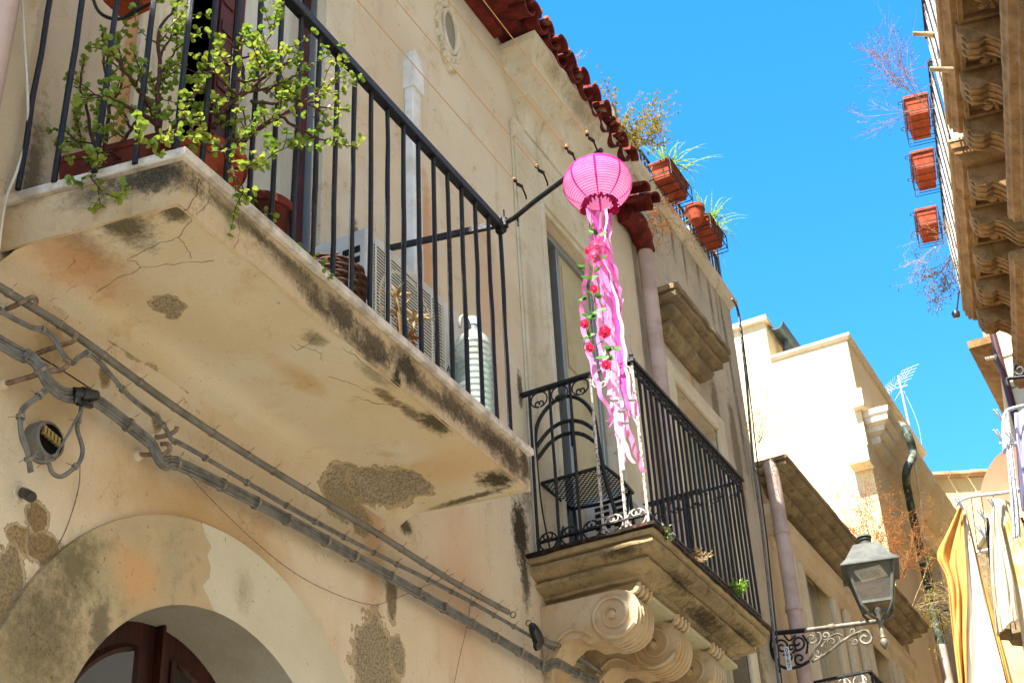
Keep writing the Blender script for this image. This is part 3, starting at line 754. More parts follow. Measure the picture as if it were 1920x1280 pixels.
q.bar((X2,Y2a-.02,ZT),(X2,Y2b+.02,ZT),.034,.016); q.bar((-.03,Y2a,ZT),(X2+.015,Y2a,ZT),.03,.016); q.bar((0,Y2b,ZT),(X2,Y2b,ZT),.03,.016)
q.lathe([(.014,0),(.02,.01),(.008,.025),(.012,.035),(.004,.05),(.003,.16),(0,.17)], V(X2,Y2a,ZT), 8)
rail2 = q.build('railing', M['iron'], bal2, smooth=30)
q = MB(); q.bar((X2,Y2a,ZB+.06),(X2,Y2b,ZB+.06),.02,.01); q.bar((.04,Y2a,ZB+.06),(X2,Y2a,ZB+.06),.02,.008); q.bar((0,Y2b,ZB+.06),(X2,Y2b,ZB+.06),.02,.01); q.build('bottom_rail', M['iron'], bal2)
for k, x in enumerate((.045,.158,.27,.385,.50,X2)):
    baluster(x, Y2a, ZB-.01, ZT, bal2, M['iron'] if k < 3 else M['ironpale'], .008, 8, .001)  # outer bars paler: sunlight painted into their iron
for k in range(1, 22):
    baluster(X2, Y2a+k*(Y2b-Y2a)/21, ZB-.01, ZT, bal2, M['iron'], .0082, 8, .001)
for x in (.12,.27,.42): baluster(x, Y2b, ZB, ZT, bal2, M['ironpale'] if x > .4 else M['iron'], .008, 8, .001)  # outermost bar coloured as sunlit
def rowscroll(name, pts, ax, z, up, s_, mat):
    m = MB()
    for p in pts: scroll_c(m, V(p[0],p[1],z), s_, up, 1, ax)
    return m.build(name, mat, bal2, smooth=60)
xs = [.10,.214,.328,.442,.556]
rowscroll('scrollwork', [(x,Y2a-.004) for x in xs[:3]], V(1,0,0), ZT-.055, 1, .045, M['iron'])
rowscroll('scrollwork', [(x,Y2a-.004) for x in xs[3:]], V(1,0,0), ZT-.055, 1, .045, M['ironpale'])  # outer scrolls in the pale iron, coloured as catching the sun
rowscroll('scrollwork', [(x,Y2a-.004) for x in xs[:3]], V(1,0,0), ZB+.055, -1, .046, M['iron'])
rowscroll('scrollwork', [(x,Y2a-.004) for x in xs[3:]], V(1,0,0), ZB+.055, -1, .046, M['ironpale'])  # same sunlit colouring along the bottom row
ysf = [Y2a+(k+.5)*(Y2b-Y2a)/21 for k in range(21)]
rowscroll('scrollwork', [(X2+.004,y) for y in ysf], V(0,1,0), ZT-.045, 1, .030, M['iron'])
rowscroll('scrollwork', [(X2+.004,y) for y in ysf], V(0,1,0), ZB+.040, -1, .030, M['iron'])
rowscroll('scrollwork', [(x,Y2b) for x in xs], V(1,0,0), ZT-.055, 1, .045, M['iron'])

# ================================================================== THE OTHER HOUSES
def window_unit(parent, x, y0, y1, z0, z1, frame=M['white'], pane=M['glassc'], dep=.12, mull=True, nm='window'):
    m = MB(); t = .04
    m.box((x-dep,y0,z0),(x-dep+.04,y0+t,z1)); m.box((x-dep,y1-t,z0),(x-dep+.04,y1,z1)); m.box((x-dep,y0+t,z0),(x-dep+.04,y1-t,z0+t)); m.box((x-dep,y0+t,z1-t),(x-dep+.04,y1-t,z1))
    if mull: m.box((x-dep-.002,(y0+y1)/2-.02,z0+t),(x-dep+.043,(y0+y1)/2+.02,z1-t))
    o = m.build(nm, frame, parent, bevel=.003)
    m = MB(); m.box((x-dep+.008,y0+t,z0+t),(x-dep+.018,y1-t,z1-t)); m.build('pane', pane, o); return o

# ---- second house: roof terrace, stone door hood
b2 = empty('house', (0,8.6,0), 'grey streaked house in the middle with a roof terrace and heavy stone door hood', 'house')
q = MB(); h3 = rect(8.02,8.78,4.46,6.55); h3b = rect(8.0,8.8,.1,2.6)
q.panel([(7.5,0),(9.62,0),(9.62,8.14),(7.5,8.14)], [h3,h3b], wallfn(-.012)); q.reveal(h3, wallfn(-.012), wallfn(-.25)); q.reveal(h3b, wallfn(-.012), wallfn(-.25))
q.add([(-.012,9.62,0),(-5,9.62,0),(-5,9.62,8.14),(-.012,9.62,8.14)], [(0,1,2,3)]); q.add([(-.012,7.5,7.4),(-5,7.5,7.4),(-5,7.5,8.14),(-.012,7.5,8.14)], [(0,1,2,3)]); q.add([(-.012,7.5,8.14),(-.3,7.5,8.14),(-.3,9.62,8.14),(-.012,9.62,8.14)], [(0,1,2,3)])
q.build('wall', M['b2wall'], b2)
q = MB(); q.cornice(.05, 7.50, 9.66, [(0,8.16),(0,8.11),(.03,8.09),(.04,8.06),(.052,8.05)], x0=-.3, seg=16); q.v = [V(v.x,v.y,v.z+.13*(9.6-v.y)/2.1) for v in q.v]; q.jitter(.006, 9, .002); q.build('coping', M['trim'], b2)
q = MB(); q.cornice(.20, 7.74, 8.76, [(0,7.16),(0,7.12),(.03,7.117),(.03,7.10),(.01,7.095),(.012,7.06),(.04,7.05),(.065,7.047),(.065,7.02),(.05,7.015),(.055,6.98),(.09,6.965),(.12,6.96),(.12,6.93),(.11,6.925),(.13,6.88),(.17,6.85)], seg=26); q.jitter(.007, 10, .005)
q.build('door_hood', M['grime'], b2, smooth=22)
q = MB()
q.box((-.01,7.86,4.46),(.02,8.0,6.70)); q.box((-.01,8.80,4.46),(.02,8.94,6.70)); q.box((-.01,8.0,6.57),(.02,8.80,6.70))
q.build('door_surround', M['trim'], b2, bevel=.008)
window_unit(b2, -.02, 8.05, 8.75, 4.47, 6.5, M['cream'], M['glassc'], nm='balcony_door')
window_unit(b2, -.02, 8.03, 8.77, .15, 2.55, M['wood'], M['glassd'], nm='street_door')
q = MB(); 
q.bar((-.04,7.55,8.60),(-.04,9.60,8.56),.02,.012)
for i in range(28): q.bar((-.04,7.56+i*.075,8.2),(-.04,7.56+i*.075,8.595),.012)
for y in (7.56,9.58): q.box((-.07,y-.02,8.2),(-.03,y+.02,8.66))
q.build('terrace_railing', M['iron'], b2)
q = MB(); q.box((-.12,8.72,8.2),(.04,9.1,8.33)); q.jitter(.01, 9); q.build('terrace_stone', M['trim'], b2, bevel=.01)

# ---- third house: low, long stained cornice
b3 = empty('house', (0,11.7,0), 'low house of worn cream stone behind the street lantern, its long cornice stained black', 'house')
q = MB()
ho = [rect(10.5,11.22,4.2,6.30), rect(12.35,12.95,4.9,6.25), rect(10.4,11.3,.1,2.7), rect(12.2,13.0,.1,2.7)]
q.panel([(9.62,0),(13.9,0),(13.9,6.62),(9.62,6.62)], ho, wallfn(-.02))
for h in ho: q.reveal(h, wallfn(-.02), wallfn(-.22))
q.add([(-.02,9.62,6.62),(-5,9.62,6.62),(-5,13.9,6.62),(-.02,13.9,6.62)], [(0,1,2,3)]); q.build('wall', M['b3wall'], b3)
q = MB()
for h in ho[:2]:
    q.box((-.02,h[0][0]-.17,h[0][1]),(.012,h[0][0],h[2][1]+.14)); q.box((-.02,h[1][0],h[0][1]),(.012,h[1][0]+.17,h[2][1]+.14)); q.box((-.02,h[0][0],h[2][1]+.002),(.012,h[1][0],h[2][1]+.14))
for y in (10.12,11.55,11.95,13.2): q.box((-.018,y,3),(.018,y+.16,6.35))
q.jitter(.004, 6); q.build('pilasters', M['trim'], b3, bevel=.006)
for h in ho[:2]: window_unit(b3, -.02, h[0][0]+.01, h[1][0]-.01, h[0][1]+.01, h[2][1]-.01, M['cream'], M['glassc'])
for h in ho[2:]: window_unit(b3, -.02, h[0][0]+.01, h[1][0]-.01, h[0][1]+.01, h[2][1]-.01, M['wood'], M['glassd'], nm='street_door')
q = MB(); q.cornice(.24, 9.66, 13.86, [(0,6.70),(0,6.672),(.035,6.668),(.035,6.655),(.012,6.651),(.014,6.63),(.05,6.615),(.085,6.61),(.085,6.592),(.07,6.588),(.072,6.57),(.12,6.555),(.15,6.55),(.15,6.53),(.14,6.527),(.16,6.50),(.20,6.485)], x0=-.02, seg=60); q.jitter(.006, 7, .004); q.build('cornice', M['grime'], b3, smooth=22)
q = MB(); q.cornice(.06, 9.7, 13.86, [(0,6.36),(0,6.28),(.03,6.24),(.035,6.15),(.06,6.14)], x0=-.02, seg=20); q.build('frieze', M['b3wall'], b3)
q = MB(); pipe(q, [(.0,9.85,6.62),(.07,9.73,6.66),(.10,9.70,6.5),(.10,9.70,5.0),(.10,9.70,.2)], .055); q.lathe([(.057,-.02),(.063,-.02),(.063,.02),(.057,.02)], V(.10,9.70,6.1), 14); q.lathe([(.057,-.02),(.063,-.02),(.063,.02),(.057,.02)], V(.10,9.70,5.5), 14)
q.build('drain_pipe', M['pipe'], b3, smooth=40)
# its small balcony
q = MB(); q.cornice(.52, 9.9, 12.6, [(0,4.12),(0,4.07),(.03,4.04),(.06,3.98)], x0=-.02, seg=12); bal3 = q.build('balcony', M['stone'], b3)
q = MB(); q.bar((.5,9.92,5.02),(.5,12.58,5.02),.03,.015); q.bar((0,9.92,5.02),(.5,9.92,5.02),.03,.015); q.bar((0,12.58,5.02),(.5,12.58,5.02),.03,.015)
for k in range(22):
    scroll_c(q, V(.504, 9.98+k*.12, 4.96), .05, 1, 1, V(0,1,0))
r3 = q.build('railing', M['iron'], bal3)
q = MB()
for k in range(4): scroll_c(q, V(.08+k*.115, 9.916, 4.96), .046, 1, 1, V(1,0,0))
q.build('scrollwork', M['ironpale'], bal3, smooth=50)
for k in range(22): baluster(.5, 9.98+k*.12, 4.1, 5.01, bal3, M['iron'], .009, 6)
for k in range(4): baluster(.06+k*.13, 9.92, 4.1, 5.01, bal3, M['ironpale'], .009, 6)

# ---- fourth house: tall, bright cream end wall
TL = PY(1443,660,13.9); TT = PY(1443,592,13.9)
b4 = empty('house', (-1,15.4,0), 'tall cream house whose bare sunlit end wall rises above the low house', 'house')
q = MB()
q.add([(-7,13.9,0),(0,13.9,0),(0,13.9,10.10),(-7,13.9,10.10)], [(0,1,2,3)]); q.add([(-7,13.9,10.10),(0,13.9,10.10),(0,17.2,10.10),(-7,17.2,10.10)], [(0,1,2,3)])
q.add([(-7,13.9,10.10),(TL.x,13.9,10.10),(TL.x,13.9,TT.z-.06),(-7,13.9,TT.z-.06)], [(0,1,2,3)]); q.add([(TL.x,13.9,10.10),(TL.x,17.2,10.10),(TL.x,17.2,TT.z-.06),(TL.x,13.9,TT.z-.06)], [(0,1,2,3)])
q.build('end_wall', M['b4wall'], b4)
q = MB(); hd = [rect(15.75,16.45,6.85,8.45), rect(14.3,14.9,4.2,5.8), rect(15.6,16.5,.1,2.8)]
q.panel([(13.9,0),(17.2,0),(17.2,10.1),(13.9,10.1)], hd, wallfn(0.0))
for h in hd: q.reveal(h, wallfn(0), wallfn(-.2))
q.build('street_wall', M['b4side'], b4)
q = MB(); q.cornice(.28, 13.93, 17.1, [(0,9.20),(0,9.14),(.02,9.12),(.03,9.06),(.09,9.03),(.10,8.98),(.17,8.95),(.18,8.88),(.25,8.84)], seg=40); q.jitter(.007, 7, .004); q.build('cornice', M['trim'], b4, smooth=30)
q = MB(); q.cornice(.05, 13.86, 17.2, [(0,10.16),(0,10.13),(.03,10.10)], x0=TL.x, seg=8); q.jitter(.006,5); q.build('coping', M['trim'], b4)
q = MB(); q.box((-7,13.84,TT.z-.06),(TL.x+.04,13.98,TT.z)); q.box((TL.x-.08,13.98,TT.z-.07),(TL.x+.04,17.2,TT.z-.01)); q.build('upper_coping', M['trim'], b4)
gt = V(TL.x+.10, 13.98, TT.z-.06)
q = MB(); halftube(q, gt, gt+V(0,3.1,0), .09, .09, V(0,0,1), .008, 10, -1); pipe(q, [gt+V(0,.3,-.08), gt+V(0,.3,-.3), gt+V(-.04,.3,-.9)], .045); gu = q.build('gutter', simple('green_grey_zinc', '#3d4a4c', .5, .5, c2='#55605e'), b4, smooth=50)
for i, (x0, x1, z0, z1) in enumerate(((-.2,.03,8.5,8.72),(-.07,.07,9.2,9.42))):
    q = MB(); q.box((x0,13.70 if i==0 else 13.8,z0),(x1,13.9,z1)); q.jitter(.012,7); q.build('stone_block', M['trim'], b4, bevel=.012)
M['copper'] = simple('green_copper_pipe', '#35423a', .6, .3, c2='#7b7d6d', nsc=4, lo=.5, hi=.6)
q = MB()
pp = [PX(*a) for a in ((1680,795,.0),(1697,803,.30),(1712,850,.33),(1700,882,.26))] + [V(.10,15.05,8.6), V(.10,15.05,7.0), V(.10,15.05,.3)]
pipe(q, pp, .044, 12); q.build('drain_pipe', M['copper'], b4, smooth=50)
q = MB(); pipe(q, [(.10,15.05,6.9),(.10,15.05,6.05)], .053, 12); q.build('pipe_sleeve', M['pipe'], b4, smooth=50)
q = MB(); q.box((.0,15.62,6.7),(.03,15.74,8.6)); q.box((.0,16.46,6.7),(.03,16.58,8.6)); q.box((0,15.74,8.46),(.03,16.46,8.6)); q.build('door_surround', M['trim'], b4, bevel=.006)
wo = window_unit(b4, 0, 15.77, 16.43, 6.86, 8.44, M['wood'], M['glassd'], nm='balcony_door')
q = MB(); q.bar((.15,15.7,7.5),(.15,16.5,7.5),.015); q.bar((0,15.7,7.5),(.15,15.7,7.5),.015); q.build('guard_rail', M['iron'], b4)
window_unit(b4, 0, 14.32, 14.88, 4.21, 5.79, M['wood'], M['glassd']); window_unit(b4, 0, 15.62, 16.48, .12, 2.78, M['wood'], M['glassd'], nm='street_door')
q = MB(); q.cornice(.22, 15.5, 16.7, [(0,6.72),(0,6.62),(.04,6.58),(.06,6.45),(.12,6.40)], seg=8); q.build('balcony', M['stone'], b4)

# ---- fifth house: yellow, closing the street
DB = V(.8825,.4703,0); NB = V(.4703,-.8825,0); OB = PY(1740,885,17.6)
b5 = empty('house', (OB.x,OB.y,0), 'plain yellow house closing the end of the street behind the laundry', 'house')
zt = OB.z
P5 = lambda u, v: V(OB.x,OB.y,0) + DB*u + V(0,0,v)
q = MB(); h5 = [rect(1.2,2.0,4.0,6.0)]
q.panel([(-6,0),(9,0),(9,zt-.1),(-6,zt-.1)], h5, P5); q.reveal(h5[0], P5, lambda u,v: P5(u,v)-NB*.2)
q.add([P5(-6,zt-.1), P5(9,zt-.1), P5(9,zt+1.2)-NB*4, P5(-6,zt+1.2)-NB*4], [(0,1,2,3)]); q.add([P5(9,0),P5(9,zt-.1),P5(9,zt-.1)-NB*4,P5(9,0)-NB*4], [(0,1,2,3)])
q.build('wall', M['b5wall'], b5)
q = MB()
for i in range(60):
    u = -6+i*.25; q.obox(P5(u+.12, zt-.07+rnd.uniform(-.01,.01))+NB*.03, DB*.118, NB*.09, V(0,0,.022))
q.build('eave_tiles', simple('bleached_tile','#b79a76',.9,c2='#a0764f',nsc=6,fine=.2), b5, bevel=.005)
q = MB(); q.obox(P5(1.6,5.0)-NB*.17, DB*.38, NB*.01, V(0,0,.98)); q.build('window', M['glassd'], b5)
q = MB(); q.obox(P5(1.15, zt-1.05)+NB*.25, DB*.75, NB*.28, V(0,0,.03)); q.obox(P5(1.15, zt-1.13)+NB*.18, DB*.7, NB*.18, V(0,0,.04)); q.build('canopy', M['white'], b5, bevel=.01)

# ---- sixth house on the right: two carved stone balconies
r1 = empty('house', (4.6,6,0), 'brown limestone house on the right with carved balcony undersides and window hoods', 'house')
q = MB()
hr = [rect(9.2,10.6,4.0,8.6), rect(12.3,13.7,4.0,8.6), rect(5.0,6.3,4.0,8.6), rect(1.5,2.8,4.0,8.6), rect(9.3,10.5,.05,3.0), rect(4.8,6.2,.05,3.0)]
fr = lambda d: (lambda s_, z: RP(d, s_, z))
q.panel([(-8,0),(14.6,0),(14.6,14.2),(-8,14.2)], hr, fr(1.88))
for h in hr: q.reveal(h, fr(1.88), fr(2.1))
q.add([RP(1.88,14.6,0),RP(6,14.6,0),RP(6,14.6,14.2),RP(1.88,14.6,14.2)], [(0,1,2,3)]); q.add([RP(1.88,-8,0),RP(6,-8,0),RP(6,-8,14.2),RP(1.88,-8,14.2)], [(0,1,2,3)]); q.add([RP(1.88,-8,14.2),RP(6,-8,14.2),RP(6,14.6,14.2),RP(1.88,14.6,14.2)], [(0,1,2,3)])
q.build('wall', M['r1wall'], r1)
for h in hr:
    m = MB(); m.prism(h, (0,0,0), V(0,1,0), V(0,0,1), V(.05,0,0)); m.v = [RP(2.05+p.x, p.y, p.z) for p in m.v]; wn = m.build('window', M['woodred'], r1)
    m = MB(); m.box((2.04,h[0][0]+.12,h[0][1]+.2),(2.05,h[1][0]-.12,h[2][1]-.15)); m.v = [RP(p.x,p.y,p.z) for p in m.v]; m.build('pane', M['glassd'], wn)
def rbox(m, d0, d1, s0, s1, z0, z1, mat=0):
    k = len(m.v); m.box((d0,s0,z0),(d1,s1,z1), mat); m.v[k:] = [RP(p.x,p.y,p.z) for p in m.v[k:]]
def rcornice(m, d1, s0, s1, prof, d0=1.88, seg=30):
    # projects towards the camera side: inset from outer edge d1
    k = len(m.v); m.cornice(d0-d1, s0, s1, prof, x0=0, seg=seg); m.v[k:] = [RP(d0-p.x, p.y, p.z) for p in m.v[k:]]
for si, (s0, s1) in enumerate(((7.2,11.14),(11.42,14.46))):
    q = MB()
    rcornice(q, 1.18, s0, s1, [(0.0,10.34),(0,10.27),(.02,10.26),(.02,10.21),(.05,10.19),(.07,10.15),(.09,10.15)], seg=50)
    q.jitter(.008, 7, .006); bl = q.build('balcony', M['rstone'], r1, smooth=30)
    q = MB(); rcornice(q, 1.165, s0-.01, s1+.01, [(0,10.37),(0,10.342),(.02,10.34)], seg=4); q.build('slab_edge', M['stone'], bl)
    # frames and corbels of the underside
    cs = [s for s in (7.35,8.1,8.85,9.6,10.2,10.86,11.62,12.25,12.9,13.52,14.12) if s0 < s < s1]
    for s in cs:
        prof = [(0,10.15),(.60,10.15),(.60,10.03),(.56,10.0),(.545,9.94),(.46,9.92),(.40,9.95),(.33,9.90),(.22,9.76),(.12,9.72),(.06,9.70),(0,9.6)]
        m = MB(); m.prism([(p[0],p[1]) for p in prof], (0,s,0), V(1,0,0), V(0,0,1), V(0,.24,0)); m.jitter(.012,9,.008); m.v = [RP(1.88-p.x,p.y,p.z) for p in m.v]
        # leaf carving on the soffit side and ribs on the front
        for k in range(3):
            pts = [V(1.88-x, s+.04+.08*k, z) for x, z in ((.575,10.06),(.57,9.96),(.47,9.915),(.40,9.94),(.32,9.88),(.22,9.75),(.1,9.71))]
            m.tube(smoothpath([RP(p.x,p.y,p.z) for p in pts],3), .013, 6)
        m.build('corbel', M['rstone'], bl, smooth=35)
    for a, b in zip(cs, cs[1:]+[s1-.12]):
        if b-a < .35: continue
        c0, c1 = a+.27, b-.03; m = MB()
        for (d0,d1_,e0,e1) in ((1.30,1.34,c0,c1),(1.78,1.82,c0,c1)): rbox(m, d0,d1_,e0,e1,10.10,10.149)
        rbox(m, 1.342,1.778,c0,c0+.04,10.10,10.149); rbox(m, 1.342,1.778,c1-.04,c1,10.10,10.149)
        cx, cy_ = 1.56, (c0+c1)/2
        for k in range(6):
            an = k*PI/3+.3; l = .13
            pts = [V(cx,cy_,10.13), V(cx+math.cos(an)*l*.5, cy_+math.sin(an)*l*.5, 10.08), V(cx+math.cos(an)*l, cy_+math.sin(an)*l, 10.13)]
            m.tube(smoothpath([RP(p.x,p.y,p.z) for p in pts],3), [.01]+[.028]*4+[.03]+[.008], 6)
        m.lathe([(0,-.07),(.03,-.05),(.04,0)], RP(cx,cy_,10.13), 8); m.jitter(.004,15)
        m.build('rosette_coffer', M['rstone'], bl, smooth=50)
    q = MB(); a = RP(1.20,s0+.03,11.40); b = RP(1.20,s1-.03,11.40); q.bar(a, b, .04, .03); q.bar(RP(1.20,s0+.03,10.45), RP(1.20,s1-.03,10.45), .02)
    q.bar(RP(1.85,s1-.03,11.4), b, .03); q.bar(RP(1.85,s0+.03,11.4), a, .03)
    rr = q.build('railing', M['ironrust'], bl)
    n = int((s1-s0)/.12)
    for k in range(n+1):
        s = s0+.03+(s1-s0-.06)*k/n
        if s < 8.6: continue
        p = RP(1.20,s,10.36); m = MB(); m.tube([p, p+V(0,0,.52), p+V(0,0,1.03)], .009, 5); m.build('baluster', M['ironpale'] if k % 3 else M['iron'], bl)
for s0, s1 in ((8.45,11.42),(12.04,14.55),(4.6,7.0)):
    q = MB(); rcornice(q, 1.5, s0, s1, [(0,9.42),(0,9.36),(.02,9.34),(.03,9.29),(.09,9.26),(.10,9.22),(.17,9.18),(.19,9.10),(.27,9.06),(.3,8.98)], seg=36)
    q.jitter(.008, 6, .005); q.build('window_hood', M['rstone'], r1, smooth=30)

# ---- seventh house, right, beyond
e = PY(1866,618,15.0); r2x = e.x
r2 = empty('house', (r2x,15,0), 'narrow pale house far right with a rough stone corner and dark red drain pipe', 'house')
q = MB()
q.add([(r2x,15,0),(r2x+4,15,0),(r2x+4,15,13.5),(r2x,15,13.5)], [(0,1,2,3)]); q.add([(r2x,15,0),(r2x-.4,17.6,0),(r2x-.4,17.6,13.5),(r2x,15,13.5)], [(0,1,2,3)])
q.build('wall', M['b3wall'], r2)
q = MB()
for k in range(34):
    z = .2+k*.39; q.box((r2x-.02,14.95+rnd.uniform(0,.03),z),(r2x+.16+rnd.uniform(0,.1),14.999,z+.37))
q.jitter(.02,8,.01); q.build('corner_stones', M['trim'], r2, bevel=.02)
q = MB(); q.tube([(r2x-.03,14.96,.2),(r2x-.03,14.96,13.4)], .04, 10); q.build('drain_pipe', simple('plum_pipe','#4a2f33',.5), r2, smooth=50)
q = MB(); p = PY(1852,715,16.5); q.cornice(.0+.5, 15.6, 17.5, [(0,p.z+.1),(0,p.z),(.1,p.z-.05),(.2,p.z-.1),(.3,p.z-.3)], seg=6); q.v = [V(r2x+.1-v.x+.0, v.y, v.z) for v in q.v]; q.build('cornice', M['rstone'], r2)
q = MB(); p = PY(1873,668,14.95); q.tube([p, PY(1848,673,14.95)], .022, 8); q.tube([PY(1876,667,14.97), PY(1866,669,14.95)], .035, 8); q.build('spout', M['trim'], r2, smooth=50)

# ================================================================== CABLES AND PIPES ON THE WALL
def ties(parent, path, r, step, mat=M['tie'], name='wire_tie'):
    L = 0; nxt = step*.5
    for a, b in zip(path, path[1:]):
        d = (b-a).length
        while L + d > nxt:
            p = a + (b-a)*((nxt-L)/d); t = (b-a).normalized(); m = MB()
            m.lathe([(r,-.006),(r+.0025,-.004),(r+.0015,0),(r+.0025,.004),(r,.006)], p, 10, ax=t)
            m.tube([p+t.orthogonal()*r, p+t.orthogonal()*(r+.012)+t*.004], .0012, 4)
            m.build(name, mat, parent, smooth=60); nxt += step*rnd.uniform(.8,1.2)
        L += d
A_ = smoothpath([V(.07,-4,3.95), V(.07,-1,3.97), V(.07,1.2,3.94), PX(-30,520,.07)]+[PX(*p,.07) for p in ((130,620),(330,765),(500,875),(700,995),(850,1090),(1000,1172))],5) 
A2 = smoothpath([PX(1000,1172,.07), PX(1022,1200,.10), PX(1060,1215,.08), PX(1120,1255,.08), PX(1200,1310,.08), V(.08,9.0,4.05), V(.08,12,4.0)],4)
t = empty('conduit', A_[0], 'thick grey conduit running just under the balcony, uppermost of the wall cables', 'cable pipe', 'cables strung along the wall')
m = MB(); m.tube(A_[:-2], .0125, 10); m.build('tube', M['conduit'], t, smooth=60); ties(t, A_, .0125, .17)
m = MB(); m.tube(A2, .0115, 10); m.build('tube', M['conduit'], t, smooth=60); ties(t, A2, .0115, .17)
t = empty('cable_sleeve', PX(1008,1195,.09), 'black torn tape sleeve where the wall cables bend before the carved brackets', 'tape')
m = MB(); m.tube(smoothpath([PX(996,1170,.085), PX(1004,1185,.10), PX(1010,1205,.10), PX(1003,1215,.09)],3), [.014,.02,.024,.026,.028,.027,.026,.022,.018,.01], 8); m.jitter(.004,60,.002); m.build('tape', M['black'], t, smooth=50)
def bundle(label, pts, offs, r, tier, tstep, name='cable_bundle', long_=False):
    pp_ = [PX(*p) for p in pts]
    if long_: pp_ = [V(.06,-4,pp_[0].z+.03), V(.06,-1,pp_[0].z-.03), V(.07,1.0,pp_[0].z+.02)] + pp_ + [V(.06,9.0,pp_[-1].z), V(.06,12,pp_[-1].z-.05)]
    path = smoothpath(pp_, 5)
    t = empty(name, path[0], label, 'cable bundle', 'cables strung along the wall')
    for k, (du, dv) in enumerate(offs):
        P = []
        for i, p in enumerate(path):
            tg = (path[min(i+1,len(path)-1)]-path[max(i-1,0)]).normalized(); u = tg.cross(V(1,0,0)).normalized()
            P.append(p + u*(du+.0012*math.sin(i*.7+k*2)) + V(dv,0,0))
        m = MB(); m.tube(P, r, 8); m.build('cable', M['cable'], t, smooth=60)
    ties(t, path, tier, tstep); return t
bundle('thin pair of grey cables between the thick conduit and the big bundle', [(-30,565,.09),(85,620,.09),(115,660,.10),(135,680,.10),(150,668,.10),(175,668,.10),(240,740,.07),(300,790,.06),(325,828,.06),(350,838,.06),(560,960,.05),(700,1035,.05),(850,1110,.05),(1000,1195,.05),(1035,1215,.06),(1100,1245,.06),(1180,1290,.06)], [(.004,0),(-.004,.002)], .0046, .010, .2, long_=True)
bundle('big bundle of four grey cables sagging across the wall above the arch', [(-30,625,.08),(50,665,.09),(75,690,.10),(92,718,.10),(120,740,.09),(155,742,.07),(200,765,.06),(275,825,.06),(292,848,.07),(308,870,.07),(350,876,.06),(560,985,.05),(800,1120,.05),(1005,1240,.05),(1018,1253,.06),(1045,1243,.06),(1090,1265,.06),(1180,1310,.06)], [(.016,0),(.0055,.002),(-.0055,0),(-.016,.002)], .0062, .021, .22, long_=True)
bundle('pair of grey cables dropping from the bundle towards the round junction box', [(95,722,.10),(75,740,.10),(45,765,.09),(38,790,.09),(42,820,.09),(52,850,.09),(58,885,.08)], [(.004,0),(-.004,0)], .0052, .011, .12)
bundle('looped grey cable hanging below the black connector', [(158,745,.09),(150,775,.08),(145,800,.08),(152,830,.08),(155,850,.08),(145,870,.08),(118,893,.08),(98,885,.08),(88,865,.08),(62,855,.08)], [(0,0)], .0065, .008, .15)
bundle('thin grey cable curving from the connector to the round junction box', [(165,750,.09),(140,790,.09),(118,830,.09),(100,858,.09),(80,866,.09),(62,858,.08),(70,845,.08)], [(0,0)], .004, .006, .5)
def cord(name, label, pts, r, mat, cat='wire', grp=None):
    m = MB(); m.tube(smoothpath([PX(*p) for p in pts], 6), r, 6); o = m.build(name, mat, None, smooth=60); tag(o, label, cat, grp); return o
cord('wire', 'thin pale wire looping from the black tube to the wall cables', [(150,870,.03),(148,910,.02),(135,960,.02),(115,1010,.02),(95,1030,.02),(72,1033,.02),(56,1010,.02),(54,980,.02),(60,940,.04)], .0018, M['tie'])
cord('wire', 'rusty wire running diagonally under the thick conduit beside the hooks', [(50,655,.04),(110,690,.05),(180,735,.05)], .0022, M['ironrust'])
cord('wire', 'long thin wire slanting down from the bundle past the arch', [(345,880,.03),(420,960,.02),(520,1050,.02),(600,1100,.02),(690,1132,.02),(740,1122,.02),(850,1075,.02)], .0015, M['tie'])
cord('wire', 'thin wire dropping straight down the orange stained wall', [(886,1105,.03),(876,1170,.02),(862,1230,.02),(850,1290,.02)], .0015, M['tie'])
cord('wire', 'white cord hanging down the wall left of the near balcony', [(40,-20,.05),(46,80,.05),(52,180,.05),(50,250,.05),(32,320,.05),(12,370,.05),(2,430,.04),(-6,500,.04)], .0042, M['white'])
def hook(label, base, pts):
    t = empty('cable_hook', PX(*base), label, 'hook', 'rusty cable hooks in the wall')
    m = MB(); P = smoothpath([PX(*base)]+[PX(*p) for p in pts],5); m.tube(P, .0075, 8); m.build('rod', simple('whitewashed_iron','#83705c',.8,.1,c2='#5c4431',nsc=40,fine=.2), t, smooth=60)
    m = MB(); m.lathe([(.0,.006),(.013,.005),(.018,.0),(.02,-.02)], PX(*base), 10, ax=V(1,0,0)); m.jitter(.003,40); m.build('socket', M['trim'], t, smooth=60)
hook('uppermost curled hook holding the thick conduit', (10,580,.01), [(30,572,.06),(50,562,.09),(62,557,.10),(68,566,.11),(62,575,.10)])
hook('hook holding the thin cable pair beside the thick conduit', (55,668,.01), [(90,655,.05),(120,645,.09),(136,640,.11),(142,630,.11),(138,622,.11)])
hook('long hook with rust stained socket holding the big bundle', (8,720,.01), [(50,708,.05),(90,696,.09),(112,694,.11),(126,685,.12),(128,676,.12),(120,674,.12)])
hook('hook holding the big bundle where it bends above the arch', (262,852,.01), [(285,852,.05),(305,852,.08),(318,842,.09),(314,832,.09),(302,832,.08)])
hook('short hook under the thin cable pair above the bend', (290,820,.01), [(312,816,.05),(328,808,.07),(332,800,.08)])
t = empty('cable_connector', PX(158,738,.09), 'black plastic cable connector hanging on the big bundle', 'connector')
